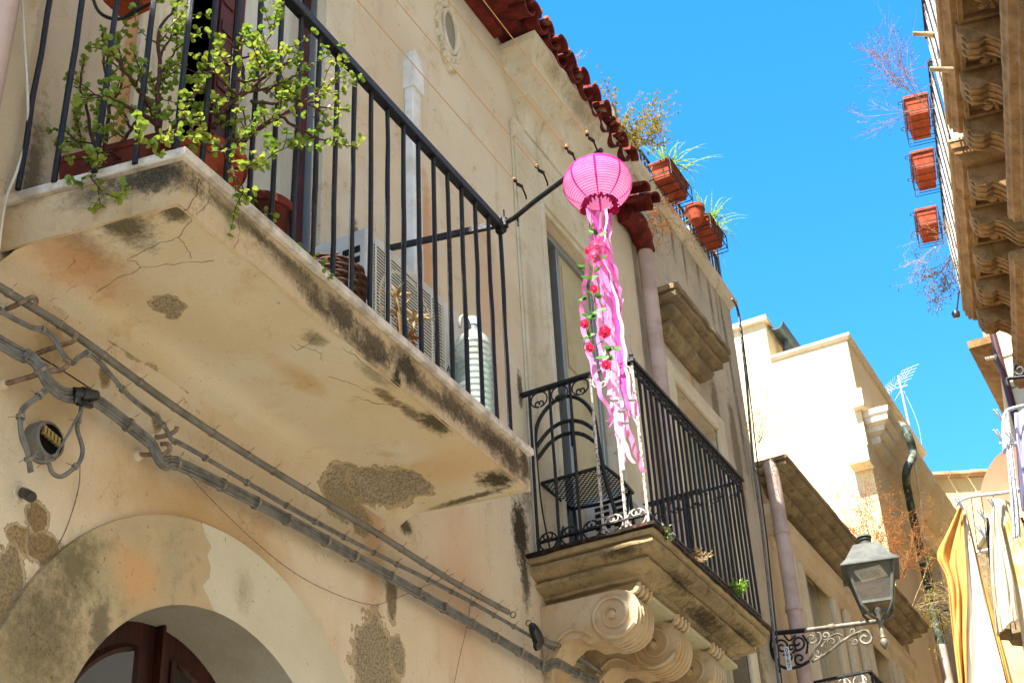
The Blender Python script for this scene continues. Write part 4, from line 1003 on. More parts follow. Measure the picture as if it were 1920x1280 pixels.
c0 = PX(158,738,.10); m = MB(); m.lathe([(0,-.035),(.016,-.034),(.018,-.01),(.021,-.008),(.021,.008),(.016,.01),(.015,.03),(0,.031)], c0, 10, ax=V(.3,.9,.2).normalized()); m.lathe([(0,-.02),(.018,-.018),(.02,.0),(.014,.02),(0,.022)], PX(172,742,.10), 10, ax=V(1,.4,0).normalized()); m.lathe([(0,-.02),(.013,-.018),(.013,.018),(0,.022)], PX(145,745,.09), 10, ax=V(.2,-.2,1).normalized()); m.bar(PX(145,755,.09), PX(172,762,.09), .012); m.build('body', M['black'], t, smooth=40)
t = empty('junction_box', PX(72,830,.03), 'round open junction box with a row of brass terminals', 'junction box')
c0 = PX(72,832,0); m = MB(); ax = V(1,0,0)
m.lathe([(.060,0),(.060,.03),(.055,.045),(.046,.048)], c0, 20, ax=ax); bx = m.build('rim', M['conduit'], t, smooth=50)
m = MB(); m.lathe([(.046,.046),(.042,.03),(.0,.028)], c0, 20, ax=ax); m.build('back_plate', M['dark'], t, smooth=50)
for k in range(5):
    c1 = c0 + V(.045, (k-2)*.014, .018-.003*k); m = MB(); m.box(c1-V(.006,.0035,.008), c1+V(.006,.0035,.008)); m.box(c1-V(.005,.006,.013), c1+V(.005,.006,-.009)); m.box(c1-V(.005,.006,-.009), c1+V(.005,.006,.013)); m.build('terminal', simple('old_brass','#a08a52',.5,.3), t)
t = empty('cable_stub', PX(52,927,.03), 'black corrugated tube stub sticking out of the wall above the arch', 'tube')
m = MB(); P = smoothpath([PX(42,923,.0), PX(50,926,.04), PX(60,932,.07)],6); m.tube(P, [.014+.0015*(i%2) for i in range(len(P))], 12); m.build('tube', M['black'], t, smooth=30)
t = PX(41,925,0); m = MB(); m.lathe([(.034,0),(.03,.006),(.016,.004)], t, 12, ax=V(1,0,0)); m.jitter(.005,40); tag(m.build('mortar_collar', M['trim'], None), 'rough mortar collar around the black tube stub', 'mortar')
# black cable down the house joint
cord('cable', 'black cable with steel clips running down the joint between the grey and the low house', [(1372,560,.06),(1384,585,.07),(1398,700,.07),(1412,860,.06),(1430,1000,.06),(1446,1150,.06),(1462,1300,.06)], .010, M['cable'], 'cable')
cord('cable', 'second thinner cable beside the black one on the joint of the two houses', [(1380,572,.09),(1388,600,.09),(1406,740,.08),(1424,900,.07),(1438,1010,.07),(1452,1150,.07),(1468,1300,.07)], .006, M['black'], 'cable')
cord('cable', 'white cable hanging loosely down the side of the tall cream house', [(1716,870,.34),(1725,935,.2),(1730,1000,.12),(1732,1040,.1),(1745,1120,.1),(1770,1200,.1),(1790,1290,.1)], .012, M['white'], 'cable')

# ================================================================== THINGS ON BALCONY ONE
def blocktext(txt, size, loc, mtx, mat, parent, name='lettering', ext=.001):
    cu = bpy.data.curves.new(name, 'FONT'); cu.body = txt; cu.size = size; cu.extrude = ext; cu.align_x = 'CENTER'; cu.align_y = 'CENTER'
    o = bpy.data.objects.new('tmp_txt', cu); COL.objects.link(o)
    dg = bpy.context.evaluated_depsgraph_get(); me = bpy.data.meshes.new_from_object(o.evaluated_get(dg))
    bpy.data.objects.remove(o); me.transform(Matrix.Translation(loc) @ mtx.to_4x4()); me.materials.clear(); me.materials.append(mat); me.name = name
    ob = bpy.data.objects.new(name, me); COL.objects.link(ob); ob.parent = parent; ob.matrix_parent_inverse = Matrix.Translation(-world_loc(parent)); return ob
M['acw'] = simple('air_conditioner_paint', '#d0cdc4', .5, c2='#bfbbae', nsc=6, fine=.05)
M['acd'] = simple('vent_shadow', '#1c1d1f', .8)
M['acfin'] = simple('vent_slat', '#dcd8ca', .5)
def air_con(loc, L, W, H, label, brand=None):
    t = empty('air_conditioner', loc, label, 'air conditioner'); x, y, z = loc        # loc: inner near bottom corner
    m = MB(); m.box((x,y,z),(x+W,y+L,z+H)); bd_ = m.build('body', M['acw'], t, bevel=.012)
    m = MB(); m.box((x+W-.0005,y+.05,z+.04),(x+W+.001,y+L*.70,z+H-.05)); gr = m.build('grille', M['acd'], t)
    m = MB(); n = 30
    for k in range(n+1):
        zz = z+.045+(H-.10)*k/n; m.bar((x+W+.006,y+.045,zz),(x+W+.006,y+L*.705,zz),.004,.004)
    for yy in [y+.05+(L*.65)*k/5 for k in range(6)]: m.bar((x+W+.009,yy,z+.04),(x+W+.009,yy,z+H-.045),.005)
    m.build('slat', M['acfin'], gr)
    m = MB(); rr = H*.36; cyl = V(x+W+.0015, y+L*.37, z+H*.5); m.lathe([(rr,0),(rr+.012,.002),(rr+.012,.0),(rr,.0)], cyl, 28, ax=V(1,0,0)); m.build('fan_ring', M['acfin'], gr)
    for k in range(2):
        for j in range(9):
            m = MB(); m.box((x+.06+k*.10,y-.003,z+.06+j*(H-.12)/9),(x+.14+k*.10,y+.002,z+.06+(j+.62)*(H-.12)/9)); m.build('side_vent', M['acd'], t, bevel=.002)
    m = MB()
    for a, b in ((.05,.1),(L-.1,L-.05)): m.box((x+.01,y+a,z-.05),(x+W-.01,y+b,z-.001))
    m.build('feet', M['black'], t)
    if brand:
        R3 = Matrix(((0,0,1),(1,0,0),(0,1,0)))      # text x -> +y, text y -> +z, normal +x
        pk = simple('pink_red_print', '#c23a4e', .5)
        cy = y+L*.84; cz = z+H*.50
        blocktext('DAEWOO', .052, V(x+W+.001, cy, cz-.055), R3, simple('grey_print','#4a4a50',.5), t)
        m = MB()
        for s_ in (-1,1):
            m.tube([V(x+W+.002, cy+s_*.026+.024*math.cos(a), cz+.02+.036*math.sin(a)+s_*.008*math.cos(a)) for a in [2*PI*k/20 for k in range(21)]], .003, 5)
        m.build('emblem', pk, t, smooth=60)
    return t
a1_ = PX(617,470,.06)
air_con((.05, 3.78, 4.46), .80, .27, .56, 'pale air conditioner standing on the near balcony behind its railing', True)
# basket with odds and ends
bc = PX(632,520,.36); bc = V(.38, 3.44, 4.36)
t = empty('wicker_basket', bc, 'brown wicker basket on the near balcony holding small things', 'basket')
m = MB()
for k in range(13):
    z = .008+k*.0155; r = .105+.028*math.sin(k/12*2.2)
    m.tube([bc+V((r+.004*math.sin(a*9+k*PI))*math.cos(a), (r+.004*math.sin(a*9+k*PI))*math.sin(a), z+.002*math.sin(a*5)) for a in [2*PI*i/54 for i in range(55)]], .0075, 5)
m.build('weave', simple('wicker','#4a2a17',.7,c2='#2b170d',nsc=60,fine=.3), t, smooth=60)
m = MB(); m.lathe([(0,.002),(.1,.002),(.105,.02)], bc, 20); m.build('base', M['stem'], t)
m = MB(); m.tube(smoothpath([bc+V(0,-.12,.19), bc+V(.02,-.05,.235), bc+V(.02,.05,.235), bc+V(0,.12,.19)],5), .009, 6); m.build('handle', simple('wicker_handle','#5c3319',.7), t, smooth=60)
for lab, nm, off, r, colr in (('round orange tin sticking out of the wicker basket','tin',V(-.03,-.06,.16),.035,'#a5602a'),('blue bottle cap sticking out of the wicker basket','bottle_cap',V(.03,.05,.17),.02,'#1d4d78'),('dark green ball sticking out of the wicker basket','ball',V(-.02,.02,.18),.034,'#1f4036')):
    m = MB(); m.lathe([(0,0),(r,.005),(r*1.05,r*.8),(r*.8,r*1.5),(0,r*1.7)], bc+off, 14); tag(m.build(nm, simple(nm+'_paint',colr,.4,c2='#5a4a30',nsc=30,lo=.55,hi=.7), None, smooth=40), lab, nm.replace('_',' '))
# big water bottle
M['pet'] = glass('clear_bottle_plastic', '#e2ebe8', .1, .30)
wb = V(.42, 4.42, 4.36)
t = empty('water_bottle', wb, 'large clear ribbed plastic water bottle on the near balcony', 'bottle')
prof = [(0,.0),(.062,.0),(.074,.012)]
for k in range(13):
    z = .03+k*.029; prof += [(.0765,z),(.0765,z+.018),(.071,z+.0215)]
prof = [(r*1.0,z) for r,z in prof if z > -1] + [(.076,.41),(.068,.445),(.045,.475),(.026,.492),(.024,.52)]
m = MB(); m.lathe(prof, wb, 28); m.build('body', M['pet'], t, smooth=30)
m = MB(); m.lathe([(.0,.004),(.068,.012),(.072,.08),(.072,.33),(0,.33)], wb, 24); m.build('water', glass('water_inside','#cfe0d8',.02,.25), t, smooth=40)
m = MB(); m.lathe([(.026,.515),(.028,.516),(.028,.552),(.024,.555),(0,.555)], wb, 18); m.build('cap', simple('pale_blue_cap','#bcd0dc',.4), t, smooth=40)
m = MB(); m.tube(smoothpath([wb+V(0,-.015,.515), wb+V(.0,-.06,.535), wb+V(.0,-.10,.50), wb+V(0,-.105,.455)],4), .007, 6); m.build('handle', simple('grey_handle','#8b8e86',.5), t, smooth=60)
# dry succulent rosettes on the slab edge
dp = V(.46, 3.80, 4.36)
t = empty('dry_succulent', dp, 'dried out pale succulent in a small pot on the near balcony', 'dead plant')
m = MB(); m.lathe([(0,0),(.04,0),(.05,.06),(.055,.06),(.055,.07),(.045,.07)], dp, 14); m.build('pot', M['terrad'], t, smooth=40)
for hx, hy, hz, k_ in ((0,-.02,.20,9),(.02,.07,.22,9),(.0,.02,.12,8),(.02,-.06,.25,8)):
    hp = dp + V(hx,hy,hz); m = MB()
    m.tube(smoothpath([dp+V(0,0,.05), dp+V(hx*.6,hy*.4,hz*.5), hp],4), .006, 6)
    for i in range(k_):
        a = 2*PI*i/k_+rnd.random(); el = rnd.uniform(-.1,1.1); d = V(math.cos(a)*math.cos(el), math.sin(a)*math.cos(el), math.sin(el)); L = rnd.uniform(.05,.085)
        m.tube([hp, hp+d*L*.5+V(0,0,.004), hp+d*L], [.004,.009,.0006], 5)
    m.build('rosette', M['drypale'] if hz > .15 else M['dry'], t, smooth=50)

# clothes line bracket with four lines
j0 = V(.54,4.51,5.43)
t = empty('clothesline_bracket', j0, 'dark iron arm jutting out from the near balcony corner, holding clothes lines', 'bracket')
m = MB(); arm = [V(.50,4.53,5.425), V(.60,4.50,5.415), V(.72,4.47,5.44), V(.90,4.41,5.45), V(1.10,4.33,5.455)]
m.tube(arm, .0115, 8); m.lathe([(0,-.02),(.018,-.02),(.018,.02),(0,.02)], V(.545,4.515,5.42), 10, ax=V(0,0,1)); m.tube([V(.545,4.515,5.37),V(.545,4.515,5.49)], .005, 6); m.tube([V(.615,4.505,5.37),V(.615,4.505,5.43)], .005, 6)
m.build('arm', M['iron'], t, smooth=40)
hk = [.69,.81,.97,1.08]
for x in hk:
    k = (x-.60)/.5; y1 = 4.47-.14*k*1.0
    m = MB(); p0 = V(x,y1,5.45+.01); p1 = V(x,y1-.035,5.49); p2 = V(x,y1-.075,5.475)
    m.tube([V(x,y1,5.445), p0, p1], .004, 6); m.tube([p1,p2], .0075, 8); m.tube([p2, p2+V(0,-.03,.01)], .004, 6); m.lathe([(0,-.008),(.009,-.003),(.009,.003),(0,.008)], p2+V(0,-.02,.005), 8, ax=V(0,1,0)); m.build('turnbuckle', M['ironrust'], t, smooth=40)
ordn = ['nearest the wall','second from the wall','third from the wall','farthest from the wall']
M['line'] = simple('orange_plastic_line', '#c99a62', .5)
for x, o_ in zip(hk, ordn):
    k = (x-.60)/.5; y1 = 4.36-.14*k
    m = MB(); P = [V(x, y1+.0-(y1+1.2)*i/12, 5.475+.0*i-.02*math.sin(PI*i/12)*0) for i in range(13)]
    m.tube(P, .0019, 5)
    for q_ in range(4): a_ = V(x,y1+.0,5.475); m.tube([a_, a_+V(rnd.uniform(-.012,.012), rnd.uniform(-.02,.01), rnd.uniform(-.012,.018))], .0018, 4)
    tag(m.build('clothesline', M['line'], None), 'taut orange clothes line, the one '+o_, 'clothes line', 'clothes lines along the house')

# ================================================================== PAPER LANTERN WITH RIBBONS
LC = V(1.08, 4.30, 5.265)
t = empty('paper_lantern', LC, 'pink paper lantern with long ribbons and roses hanging from the iron arm', 'paper lantern')
M['paper'] = simple('pink_paper', '#ffd0ec', .7, c2='#ffc4e6', nsc=30, trans=.6)
M['paperd'] = simple('deep_pink_paper_seam', '#d6359a', .7, trans=.3)
R_ = .139; m = MB(); nr = 27; prof = []
for k in range(nr*3+1):
    a = math.radians(-68 + 136*k/(nr*3)); ph = k % 3
    r = R_*math.cos(a) - (.0035 if ph else 0); prof.append((max(r,.03), .106*math.sin(a)))
n = 96; vs = []
for r, h in prof:
    for j in range(n): a = 2*PI*j/n; vs.append(LC+V(r*math.cos(a), r*math.sin(a), h))
k = len(prof)
for i in range(k-1):
    for j in range(n):
        m.f.append((i*n+j, i*n+(j+1)%n, (i+1)*n+(j+1)%n, (i+1)*n+j)); m.m.append(1 if j % 12 == 5 else 0)
m.v = vs; shade = m.build('shade', [M['paper'], M['paperd']], t, smooth=60)
m = MB()
for k in range(nr+1):
    a = math.radians(-68+136*k/nr); r = R_*math.cos(a)+.0006; m.tube([LC+V(r*math.cos(b), r*math.sin(b), .106*math.sin(a)+.0015*math.sin(b*3+k)) for b in [2*PI*i/40 for i in range(41)]], .0010, 4)
m.build('rib_wire', M['paperd'], shade, smooth=60)
m = MB(); m.tube([LC+V(0,0,-.1), LC+V(0,0,.15)], .0015, 5); m.tube([LC+V(-.05,0,.115), LC+V(0,0,.14), LC+V(.05,0,.115)], .0015, 5); m.tube([LC+V(0,0,.13), V(1.06,4.345,5.455)], .001, 4); m.build('wire_frame', M['iron'], t)
M['frill'] = simple('crimson_frill', '#b3124e', .7, c2='#8e0c3c', nsc=40, trans=.2)
m = MB(); P = []; Q = []
for i in range(145):
    a = 2*PI*i/144; r = .062+.008*math.sin(a*17); z = -.097
    P.append(LC+V(r*math.cos(a), r*math.sin(a), z+.004*math.sin(a*11))); r2 = .068+.016*math.sin(a*23+1); Q.append(LC+V(r2*math.cos(a), r2*math.sin(a), z-.026+.007*math.sin(a*19)))
m.strip(P, Q); m.build('frill', M['frill'], t, smooth=70)
rc = {'p': simple('pink_ribbon','#f29ad2',.55,c2='#ec88c6',nsc=50,trans=.45,spec=.4), 'm': simple('magenta_ribbon','#d44ba0',.55,trans=.4,spec=.4), 'l': simple('pale_pink_ribbon','#f2b4da',.5,trans=.5,spec=.4), 'w': simple('white_satin_ribbon','#e6def0',.4,trans=.35,spec=.5), 'c': simple('coral_ribbon','#f08ab0',.55,trans=.45)}
def ribbon(pts, wd, key, tw=2.0, ph=0.0, dy=0.0):
    wd *= 1.35
    base = smoothpath([PY(1124+(p[1]-400)*.12 + (p[0]-1124-(p[1]-400)*.12)*.85, p[1], 4.30+dy+(p[2] if len(p) > 2 else 0)) for p in pts], 7)
    L = []; Rr = []; n_ = len(base)
    for i, p in enumerate(base):
        a = ph + tw*math.sin(i/n_*5+ph) ; cr = .003*math.sin(i*1.1+ph*3)
        d = (AX*math.cos(a)*.9 + V(.2,.9,0)*math.sin(a)).normalized()
        p = p + V(0,0,0) + AX*cr
        L.append(p - d*wd/2); Rr.append(p + d*wd/2)
    m = MB(); m.strip(L, Rr); return m.build('ribbon', rc[key], t, smooth=80)
RB = [([(1098,392),(1108,430),(1098,480),(1088,540),(1082,590),(1090,640),(1105,690),(1120,740),(1145,780),(1138,800)],.017,'p',1.2,.3),
 ([(1100,392),(1112,420),(1104,455),(1110,500),(1112,540),(1120,600),(1118,640),(1130,700),(1150,760),(1135,790)],.015,'p',1.0,1.0),
 ([(1105,394),(1118,430),(1130,470),(1128,520),(1138,570),(1150,620),(1160,680),(1178,730),(1195,780)],.028,'p',.5,.2),
 ([(1110,394),(1126,440),(1142,480),(1150,530),(1158,570),(1163,620),(1168,660),(1172,720),(1188,768)],.022,'m',.9,.5),
 ([(1120,396),(1140,430),(1152,480),(1160,540),(1165,600),(1160,650),(1170,700),(1182,745)],.016,'l',1.2,.8),
 ([(1135,396),(1145,430),(1150,470),(1160,520),(1164,560),(1150,620),(1158,690),(1166,760),(1172,800)],.014,'p',1.3,2.0),
 ([(1115,396),(1122,450),(1126,500),(1136,560),(1146,610),(1152,660),(1158,720),(1166,790),(1164,880)],.012,'w',.8,.6),
 ([(1140,394),(1136,440),(1128,470),(1146,520),(1162,580),(1172,640),(1178,700),(1188,760),(1198,800)],.010,'w',1.0,1.5),
 ([(1108,396),(1106,430),(1116,470),(1122,520),(1132,580),(1146,640),(1152,700),(1148,760),(1160,820)],.018,'l',1.0,2.4),
 ([(1126,398),(1130,440),(1120,500),(1134,560),(1142,620),(1150,680),(1160,740),(1176,800),(1196,850),(1212,885)],.017,'c',.9,.2),
 ([(1130,398),(1120,450),(1128,520),(1140,580),(1148,640),(1150,710),(1158,780),(1170,830),(1188,868)],.013,'l',.8,1.0),
 ([(1102,396),(1114,440),(1116,500),(1130,560),(1140,640),(1150,710),(1158,790),(1165,840),(1166,880)],.010,'c',.6,.4),
 ([(1118,394),(1108,418),(1120,450),(1136,438),(1146,400)],.022,'m',.4,.2),
 ([(1128,398),(1118,430),(1136,455),(1128,500),(1142,560),(1140,620),(1148,690)],.03,'p',.4,.8),
 ([(1098,470),(1110,500),(1104,540),(1118,590),(1126,650),(1136,700),(1140,740)],.012,'l',1.4,.8),
 ([(1108,560),(1126,600),(1142,560),(1160,600),(1168,560)],.012,'p',1.4,.8)]
for i, (p, wd, kx, tw, ph) in enumerate(RB): ribbon(p, wd, kx, tw, ph, dy=-.05+.1*((i*5)%7)/7)
# garland of cloth roses and leaves
gp = [(1108,398),(1110,440),(1104,480),(1108,530),(1116,575),(1106,610),(1094,650),(1108,655),(1130,640),(1140,665),(1136,690)]
m = MB(); m.tube(smoothpath([PY(a,b,4.24) for a,b in gp],6), .002, 5); m.build('garland_stem', M['leafd'], t, smooth=60)
rosem = [simple('pink_red_rose','#e0245a',.6,c2='#f25d86',nsc=60,trans=.3), simple('pale_rose','#f08ab6',.6,c2='#e24f8c',nsc=60,trans=.3)]
def rose(c, r, mat):
    m = MB()
    ax = V(.3,-.7,-.4).normalized(); u = ax.orthogonal().normalized(); w_ = ax.cross(u)
    for ring, (rr_, nn, tl) in enumerate(((.25,3,.9),(.55,5,.55),(.95,6,.2))):
        for i in range(nn):
            a = 2*PI*i/nn+ring*.5; d = u*math.cos(a)+w_*math.sin(a); s_ = d.cross(ax); pw = r*.55*(.6+.4*ring)
            b0 = c+d*r*rr_*.4; tip = c+d*r*rr_+ax*r*tl
            m.add([b0-s_*pw*.6, b0+s_*pw*.6, tip+s_*pw-ax*r*.1, tip+d*r*.12+ax*r*.05, tip-s_*pw-ax*r*.1], [(0,1,2,3),(0,3,4)])
    m.jitter(.002,90); return m.build('rose', mat, t, smooth=80)
for px, py, r, k in ((1106,470,.018,0),(1120,462,.026,1),(1116,480,.024,1),(1114,542,.014,0),(1096,607,.015,0),(1134,622,.021,0),(1106,652,.015,0),(1137,684,.016,0)):
    rose(PY(px,py,4.19), r, rosem[k])
def leaf(m, b, d, L, wd, up=V(0,0,1)):
    d = d.normalized(); s_ = d.cross(up).normalized(); n_ = s_.cross(d)
    P = [b, b+d*L*.3+s_*wd*.5-n_*wd*.15, b+d*L*.65+s_*wd*.42-n_*wd*.15, b+d*L, b+d*L*.65-s_*wd*.42-n_*wd*.15, b+d*L*.3-s_*wd*.5-n_*wd*.15, b+d*L*.5]
    m.add(P, [(0,1,6),(1,2,6),(2,3,6),(3,4,6),(4,5,6),(5,0,6)])
for px, py in ((1100,497),(1112,508),(1108,520),(1116,548),(1102,556),(1122,580),(1118,590),(1103,590),(1096,628),(1104,632),(1136,665),(1144,662),(1132,655),(1146,650),(1104,430),(1122,440),(1128,484)):
    m = MB(); c = PY(px,py,4.20)
    for k_ in range(2): leaf(m, c, AX*rnd.uniform(-1,1)-AD*rnd.uniform(-.6,.3)+V(0,-.3,0), rnd.uniform(.03,.045), .024, V(0,-1,.3))
    m.build('leaf', M['leafd'], t, smooth=80)
# little foil tags near the ribbon ends
for px, py in ((1152,750),(1184,749),(1166,770),(1172,792)):
    m = MB(); c = PY(px,py,4.22); m.tube([c-AX*.014,c-AX*.005+AD*.003,c+AX*.014], .006, 5); m.build('foil_tag', simple('foil','#8f8b84',.3,.8), t, smooth=60)

# ================================================================== STREET LANTERN
M['lampm'] = simple('grey_lamp_metal', '#4b4c46', .5, .2, c2='#5e5e55', nsc=12, fine=.1)
M['lampi'] = simple('sunlit_cast_iron', '#7b7566', .6, .2, c2='#5b5548', nsc=20, fine=.15)  # bracket iron lightened to stand for sun on its outer part
LY = 9.35; P_ = lambda a, b: PY(a, b, LY)
SL = empty('street_lantern', V(.78,LY,5.0), 'old street lantern on a scrolled iron wall bracket numbered 0967', 'street lamp')
tip = P_(1650,1164)
m = MB(); m.tube([V(.25,LY,P_(1510,1181).z), tip+V(.02,0,0)], .016, 12); m.lathe([(.017,-.02),(.024,-.02),(.024,.02),(.017,.02)], P_(1560,1175), 12, ax=V(1,0,0)); arm_ = m.build('arm', M['lampi'], SL, smooth=50)
m = MB(); m.tube([V(-.02,LY,P_(1445,1186).z), V(.252,LY,P_(1510,1181).z)], .0165, 12); m.build('shaded_arm_end', M['iron'], SL, smooth=50)  # inner end of the same arm, its shade painted as black iron
cx, cz = tip.x, tip.z
m = MB(); m.lathe([(.012,.02),(.016,.0),(.014,-.02),(.014,-.10),(.018,-.115),(.012,-.12),(.024,-.135),(.026,-.155),(.016,-.18),(.005,-.195),(0,-.2)], V(cx,LY,cz), 12); m.build('pendant', M['lampi'], SL, smooth=40)
# body: square tapered glass cage
zb = cz+.11; zt = zb+.262; wb_, wt = .098, .155; tw = math.radians(14)
def sq(r, z): return [V(cx,LY,z)+V(math.cos(tw+PI/4+k*PI/2)*r*1.414, math.sin(tw+PI/4+k*PI/2)*r*1.414, 0) for k in range(4)]
m = MB(); B = sq(wb_, zb); T = sq(wt, zt)
for k in range(4):
    m.bar(B[k], T[k], .018); m.bar(B[k], B[(k+1)%4], .018); m.bar(T[k], T[(k+1)%4], .018)
cage = m.build('cage', M['lampm'], SL)
for k in range(4):
    m = MB(); m.add([B[k],B[(k+1)%4],T[(k+1)%4],T[k]], [(0,1,2,3)]); m.build('glass_pane', glass('lantern_glass','#f2efe6',.08,.06), SL)
m = MB(); e0 = sq(wt*1.24, zt-.02); e1 = sq(wt*1.24, zt-.012); r1_ = sq(wt*.98, zt+.035); r2_ = sq(wt*.56, zt+.155); r3_ = sq(wt*.50, zt+.163); 
lo = [e0,e1,r1_,r2_,r3_]; vs = [p for l in lo for p in l]
m.add(vs, [(i*4+j, i*4+(j+1)%4, (i+1)*4+(j+1)%4, (i+1)*4+j) for i in range(4) for j in range(4)]+[(16,17,18,19),(3,2,1,0)])
m.lathe([(.08,.158),(.055,.178),(.042,.186),(.042,.198),(.028,.2),(.028,.208),(.046,.212),(.046,.217),(.031,.22),(.031,.227),(.053,.232),(.046,.244),(.026,.254),(.011,.264),(0,.266)], V(cx,LY,zt), 20)
m.build('roof', M['lampm'], SL, smooth=35)
m = MB(); m.obox(V(cx,LY,zt-.025), V(.09,0,0), V(0,.09,0), V(0,0,.012)); 
for k in range(9): m.box((cx-.07+k*.017,LY-.08,zt-.06),(cx-.062+k*.017,LY+.02,zt-.038))
m.build('lamp_unit', M['white'], SL)
m = MB()
for k in range(4):
    p = B[k]; c = V(cx,LY,0); d = (V(p.x,p.y,0)-c)
    m.tube(smoothpath([V(p.x,p.y,zb), V(c.x+d.x*.95,c.y+d.y*.95,zb-.03), V(c.x+d.x*.5,c.y+d.y*.5,zb-.085), V(c.x,c.y,zb-.10)],4), .009, 6)
m.lathe([(0,-.02),(.03,-.02),(.03,-.04),(.018,-.06),(.022,-.09),(.014,-.12),(.012,-.125)], V(cx,LY,zb), 12); m.build('cradle', M['lampm'], SL, smooth=50)
# bracket scrollwork: shade painted black near the wall, sunlight painted grey outside
def SP(pts, r, m): m.tube(smoothpath([P_(*p) for p in pts],6), r, 6)
def spiral(m, c, r0, turns, a0, r, sgn=1):
    m.tube([P_(c[0]+r0*(1-.85*k/36)*math.cos(a0+sgn*2*PI*turns*k/36), c[1]+r0*(1-.85*k/36)*math.sin(a0+sgn*2*PI*turns*k/36)) for k in range(37)], r, 6)
m = MB()
SP([(1447,1192),(1446,1215),(1455,1240),(1475,1252),(1500,1248),(1518,1238)], .011, m); SP([(1455,1195),(1450,1225),(1462,1238)], .008, m)
spiral(m, (1466,1212), 15, 1.4, 3.1, .008); spiral(m, (1496,1204), 15, 1.3, 2.0, .008, -1); spiral(m, (1500,1234), 13, 1.2, .5, .008); spiral(m, (1478,1232), 10, 1.2, 3.5, .007); spiral(m, (1484,1214), 9, 1.2, 1.5, .007,-1)
SP([(1458,1240),(1462,1252),(1460,1260),(1456,1258)], .007, m); SP([(1470,1190),(1480,1200),(1492,1190)], .007, m); SP([(1505,1190),(1514,1205),(1512,1225)], .008, m)
m.build('scrollwork', M['iron'], SL, smooth=60)
m = MB()
SP([(1522,1240),(1545,1228),(1565,1213),(1585,1198),(1608,1186),(1625,1182),(1634,1190),(1634,1200),(1626,1206),(1616,1203),(1614,1196),(1620,1191),(1625,1194)], .010, m)
SP([(1518,1236),(1530,1215),(1540,1200),(1538,1188),(1532,1186)], .008, m); SP([(1540,1212),(1555,1195),(1570,1188),(1580,1192)], .007, m); SP([(1565,1213),(1575,1203),(1573,1193)], .006, m)
spiral(m, (1522,1196), 11, 1.3, 0, .007); spiral(m, (1548,1191), 9, 1.2, 2, .007,-1); spiral(m, (1600,1183), 7, 1.2, 1, .006); spiral(m, (1603,1202), 7, 1.2, 3, .006,-1); spiral(m, (1560,1203), 8, 1.1, 3, .006); spiral(m, (1533,1224), 8, 1.2, 0, .006)
m.build('scrollwork', M['lampi'], SL, smooth=60)
c = P_(1480,1236) + V(0,-.03,0); m = MB(); m.obox(c, V(.018,0,0), V(0,.002,0), V(0,0,.082)); pl = m.build('number_plate', simple('enamel_plate','#c9ccd2',.4), SL, bevel=.001)
R4 = Matrix(((0,-1,0),(0,0,-1),(1,0,0)))   # placeholder, replaced per digit
for k, ch in enumerate('0967'):
    R4 = Matrix(((1,0,0),(0,0,-1),(0,1,0)))
    blocktext(ch, .044, c+V(0,-.003,.056-.037*k), R4, M['black'], pl, 'digit', .0005)

# ================================================================== THINGS ON BALCONY TWO
ch = empty('garden_chair', V(.18,5.95,4.43), 'dark metal garden chair with arched back on the second balcony', 'chair')
Q = lambda a, b, y: PY(a, b, y)
M['chairm'] = simple('dark_green_black_metal', '#0f1614', .4, .2, spec=.5)
zf = 4.43; zs = 4.86
m = MB(); m.tube(smoothpath([V(-.0+.02,5.90,zf), V(.02,5.80,4.7), V(.0+.02,5.775,5.0), V(.035,5.775,5.16), V(.10,5.775,5.25), V(.19,5.775,5.285), V(.28,5.775,5.245), V(.345,5.775,5.14), V(.36,5.78,4.98), V(.37,5.82,4.75), V(.40,5.95,zf)],6), .0105, 8); m.build('back_frame', M['chairm'], ch, smooth=60)
for z0 in (5.10, 5.03):
    m = MB(); pts = smoothpath([V(.025,5.777,z0-.05), V(.10,5.777,z0+.02), V(.19,5.777,z0+.045), V(.28,5.777,z0+.015), V(.355,5.777,z0-.06)],5)
    for a, b in zip(pts, pts[1:]): m.bar(a, b, .005, .026, up=V(0,1,0)) if False else m.tube([a,b], .0105, 6)
    m.build('back_rail', M['chairm'], ch, smooth=60)
m = MB(); x0, x1, y0, y1 = .03, .37, 5.80, 6.14
for k in range(13):
    u = k/12
    for (a, b) in (((x0+(x1-x0)*u,y0),(x0,y0+(y1-y0)*u)), ((x1,y0+(y1-y0)*u),(x0+(x1-x0)*u,y1)), ((x0+(x1-x0)*u,y0),(x1,y0+(y1-y0)*(1-u))), ((x0,y0+(y1-y0)*u),(x0+(x1-x0)*(1-u),y1))):
        if (Vector(a)-Vector(b)).length > .02: m.bar((*a,zs),(*b,zs),.0042,.003)
m.build('seat_mesh', M['chairm'], ch)
m = MB(); cyc = [(x0,y0),(x1,y0),(x1+.01,(y0+y1)/2),(x1,y1),((x0+x1)/2,y1+.03),(x0,y1),(x0-.01,(y0+y1)/2),(x0,y0)]
m.tube([V(a,b,zs-.004) for a,b in cyc], .010, 8); m.build('seat_frame', M['chairm'], ch, smooth=60)
for pts in ((V(.02,6.12,zs),V(.03,5.98,4.64),V(.04,5.80,zf)), (V(.36,6.12,zs),V(.38,5.98,4.64),V(.39,5.82,zf)), (V(.05,6.12,zs-.01),V(.05,6.14,zf)), (V(.36,6.12,zs-.01),V(.36,6.15,zf))):
    m = MB(); m.tube(smoothpath(pts,4), .0095, 8); m.build('leg', M['chairm'], ch, smooth=60)
air_con((.06, 6.22, 4.50), .72, .24, .44, 'white air conditioner at floor level on the second balcony, beyond the chair')

